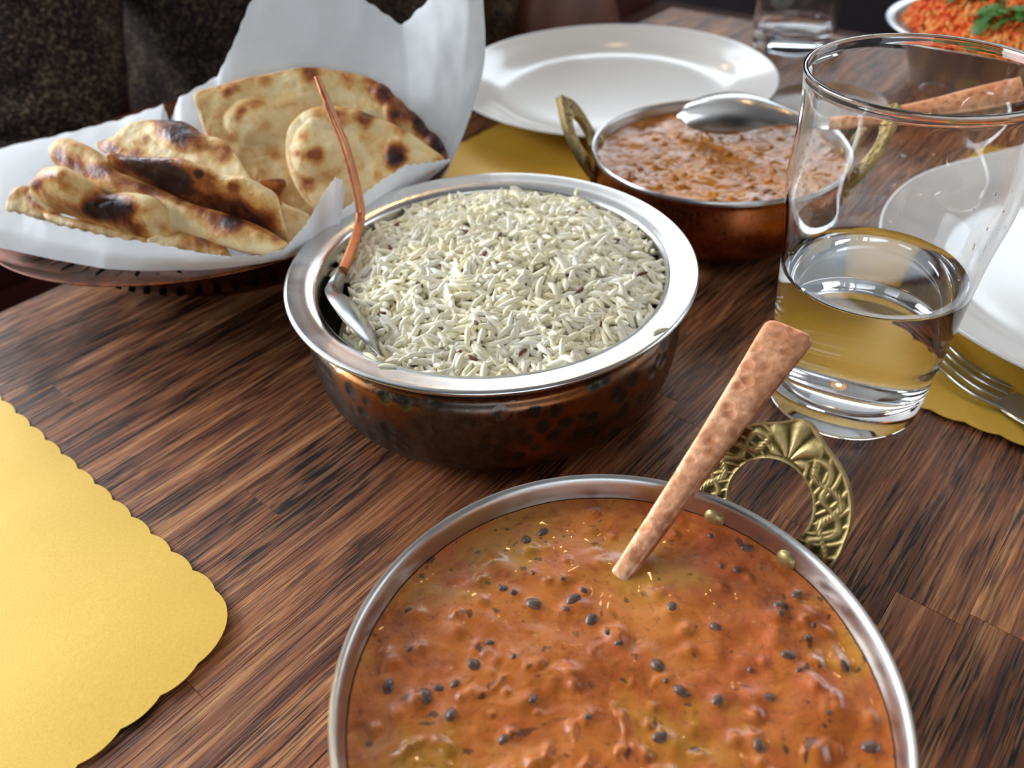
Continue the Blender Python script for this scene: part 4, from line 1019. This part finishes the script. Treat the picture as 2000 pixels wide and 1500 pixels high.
names = list(joints); ed = [('pelvis', 'spine'), ('spine', 'chest'), ('chest', 'neck'), ('neck', 'head'), ('head', 'crown'), ('chest', 'shL'), ('shL', 'elL'), ('elL', 'haL'), ('chest', 'shR'), ('shR', 'elR'), ('elR', 'haR'), ('pelvis', 'hipL'), ('hipL', 'knL'), ('knL', 'anL'), ('anL', 'toL'), ('pelvis', 'hipR'), ('hipR', 'knR'), ('knR', 'anR'), ('anR', 'toR')]
me = bpy.data.meshes.new('body'); me.from_pydata([tuple(joints[n]-pl_) for n in names], [(names.index(a), names.index(b)) for a, b in ed], [])
bo = link('body', me, SK, PS); me.materials.append(DKC); sk = bo.modifiers.new('skin', 'SKIN')
for i, n in enumerate(names): me.skin_vertices[0].data[i].radius = (rad[n], rad[n])
me.skin_vertices[0].data[0].use_root = True
sb = bo.modifiers.new('sub', 'SUBSURF'); sb.levels = 2; sb.render_levels = 2
dg = bpy.context.evaluated_depsgraph_get(); ev = bpy.data.meshes.new_from_object(bo.evaluated_get(dg)); bo.modifiers.clear(); bo.data = ev; ev.name = 'body'
ev.shade_smooth()
while len(ev.materials) < 2: ev.materials.append(DKC)
for p in ev.polygons: p.material_index = 1 if p.center.z < .42 else 0
es3 = np.array([Es[0], Es[1], 0]); et3 = np.array([Et[0], Et[1], 0]); zz = np.array([0, 0, 1.])
L_ = lambda s, t, z: ST(s, t, z)-pl_
ring_loft('coat_body', [(L_(.40, .30, -.27), .21, .17, es3, et3), (L_(.40, .30, -.10), .20, .16, es3, et3), (L_(.40, .31, .05), .19, .15, es3, et3), (L_(.40, .30, .18), .21, .14, es3, et3), (L_(.40, .29, .26), .13, .10, es3, et3), (L_(.40, .29, .31), .07, .075, es3, et3)], TWEED, PS, 64,
          folds=lambda f, t: .012*math.sin(t*7+f*3)*(.5-f if f < .5 else 0)+.006*math.sin(f*14+math.sin(t*2)*2))
def sleeve(sh, el, ha, sgn):
    d1 = (el-sh)/np.linalg.norm(el-sh); d2 = (ha-el)/np.linalg.norm(ha-el)
    a1 = np.cross(d1, et3); a1 /= np.linalg.norm(a1); b1 = np.cross(d1, a1); a2 = np.cross(d2, zz); a2 /= np.linalg.norm(a2)
    if a2@a1 < 0: a2 = -a2
    b2 = np.cross(d2, a2); am = (a1+a2)/2; bmid = (b1+b2)/2
    f = lambda q, t: .005*math.sin(q*60+math.sin(t)*1.5)*math.exp(-((q-.52)/.16)**2)+.002*math.sin(q*23+t)
    ring_loft('coat_sleeve', [(sh-pl_+d1*-.02, .060, .065, a1, b1), (sh*.6+el*.4-pl_, .064, .070, a1, b1), (sh*.2+el*.8-pl_, .062, .068, a1, b1), (el-pl_, .060, .066, am/np.linalg.norm(am), bmid/np.linalg.norm(bmid)), (el*.6+ha*.4-pl_, .058, .06, a2, b2), (el*.2+ha*.8-pl_, .048, .05, a2, b2)], TWEED, PS, 44, folds=f)
sleeve(joints['shL'], joints['elL'], joints['haL'], 1); sleeve(joints['shR'], joints['elR'], joints['haR'], -1)
bm = bmesh.new(); bmesh.ops.create_uvsphere(bm, u_segments=24, v_segments=16, radius=1)
for v in bm.verts:
    s = 1+.06*fbm(v.co, 4, 2); v.co = Vector((v.co.x*.098*s, v.co.y*.105*s, v.co.z*.10*s))
    if v.co.z < -.01: v.co.y *= .8; v.co.z *= 1.2
hm = bpy.data.meshes.new('hair'); bm.to_mesh(hm); bm.free(); ho = link('hair', hm, HAIR, PS); ho.location = Vector(L_(.40, .29, .425)); ho.rotation_euler = (0, 0, A48)
zp = Y(985, 14, .86)-pl_
zo = link('zip_pull', tube([zp+[0, 0, .015], zp, zp-[0, 0, .03], zp-[0, 0, .045]], [.003, .006, .005, .002], 10), SSHINY, PS)
zo['label'] = 'small metal zip pull hanging from the coat'

# bench and bag behind
bn = empty('bench', ST(.3, .42, FZ), 'oxblood leather bench that the seated person sits on', 'bench', rz=A48)
box('seat', (-1.0, -.36, .33), (1.4, .22, .45), SEATM, bn, bev=.02)
box('backrest', (-1.0, .22, .30), (1.4, .32, .93), SEATM, bn, bev=.02)
box('base', (-.95, -.25, 0), (1.35, .25, .33), DARKWALL, bn)
BAGM = mat_plain('brown_leather', srgb(104, 56, 42), .5, var=.3, scale=40, bump=.3)
bgp = Y(1105, 30, 1.02); bag = empty('handbag', (bgp[0], bgp[1], -.30), 'blurred brown leather bag on the bench behind the white plate', 'bag', rz=A48)
ring_loft('bag_body', [(np.array([0, 0, 0.]), .10, .05, np.array([1., 0, 0]), np.array([0, 1., 0])), (np.array([0, 0, .12]), .11, .06, np.array([1., 0, 0]), np.array([0, 1., 0])), (np.array([0, 0, .26]), .09, .045, np.array([1., 0, 0]), np.array([0, 1., 0])), (np.array([0, 0, .335]), .06, .02, np.array([1., 0, 0]), np.array([0, 1., 0]))], BAGM, bag, 40)
link('strap', tube([(-.06, 0, .30), (-.05, 0, .40), (0, 0, .44), (.05, 0, .40), (.06, 0, .30)], .006, 10), BAGM, bag)

# ------------------------------------------------------------------ warm pendant bulbs
def pendant(x, y, z, label, r=.035, e=60):
    root = empty('pendant_lamp', (x, y, z), label, 'lamp', 'warm pendant lamps over the room')
    bm = bmesh.new(); bmesh.ops.create_uvsphere(bm, u_segments=24, v_segments=14, radius=r); me = bpy.data.meshes.new('bulb'); bm.to_mesh(me); bm.free()
    n = NT('warm_bulb'); n.set(Base_Color=(1, .8, .5), Emission_Color=(1, .62, .25), Emission_Strength=e); link('bulb', me, n.m, root)
    link('shade', lathe([(.02, .075), (.05, .065), (.09, .02), (.092, .02), (.052, .068), (.02, .079)], 40, 'shade', close=True), DARKWALL, root)
    link('cord', tube([(0, 0, .07), (0, 0, CZ-z)], .003, 8), DARKWALL, root)
pendant(-.12, 2.15, 1.05, 'warm pendant lamp hanging beyond the bread basket', .022, e=50)
pendant(.10, 2.35, 1.05, 'warm pendant lamp hanging beyond the white plate', .022, e=50)
pendant(.15, 1.15, 1.15, 'warm pendant lamp hanging over the middle of the table', .025, 130)
pendant(.55, .95, 1.2, 'warm pendant lamp hanging over the right side of the table', .025, 130)
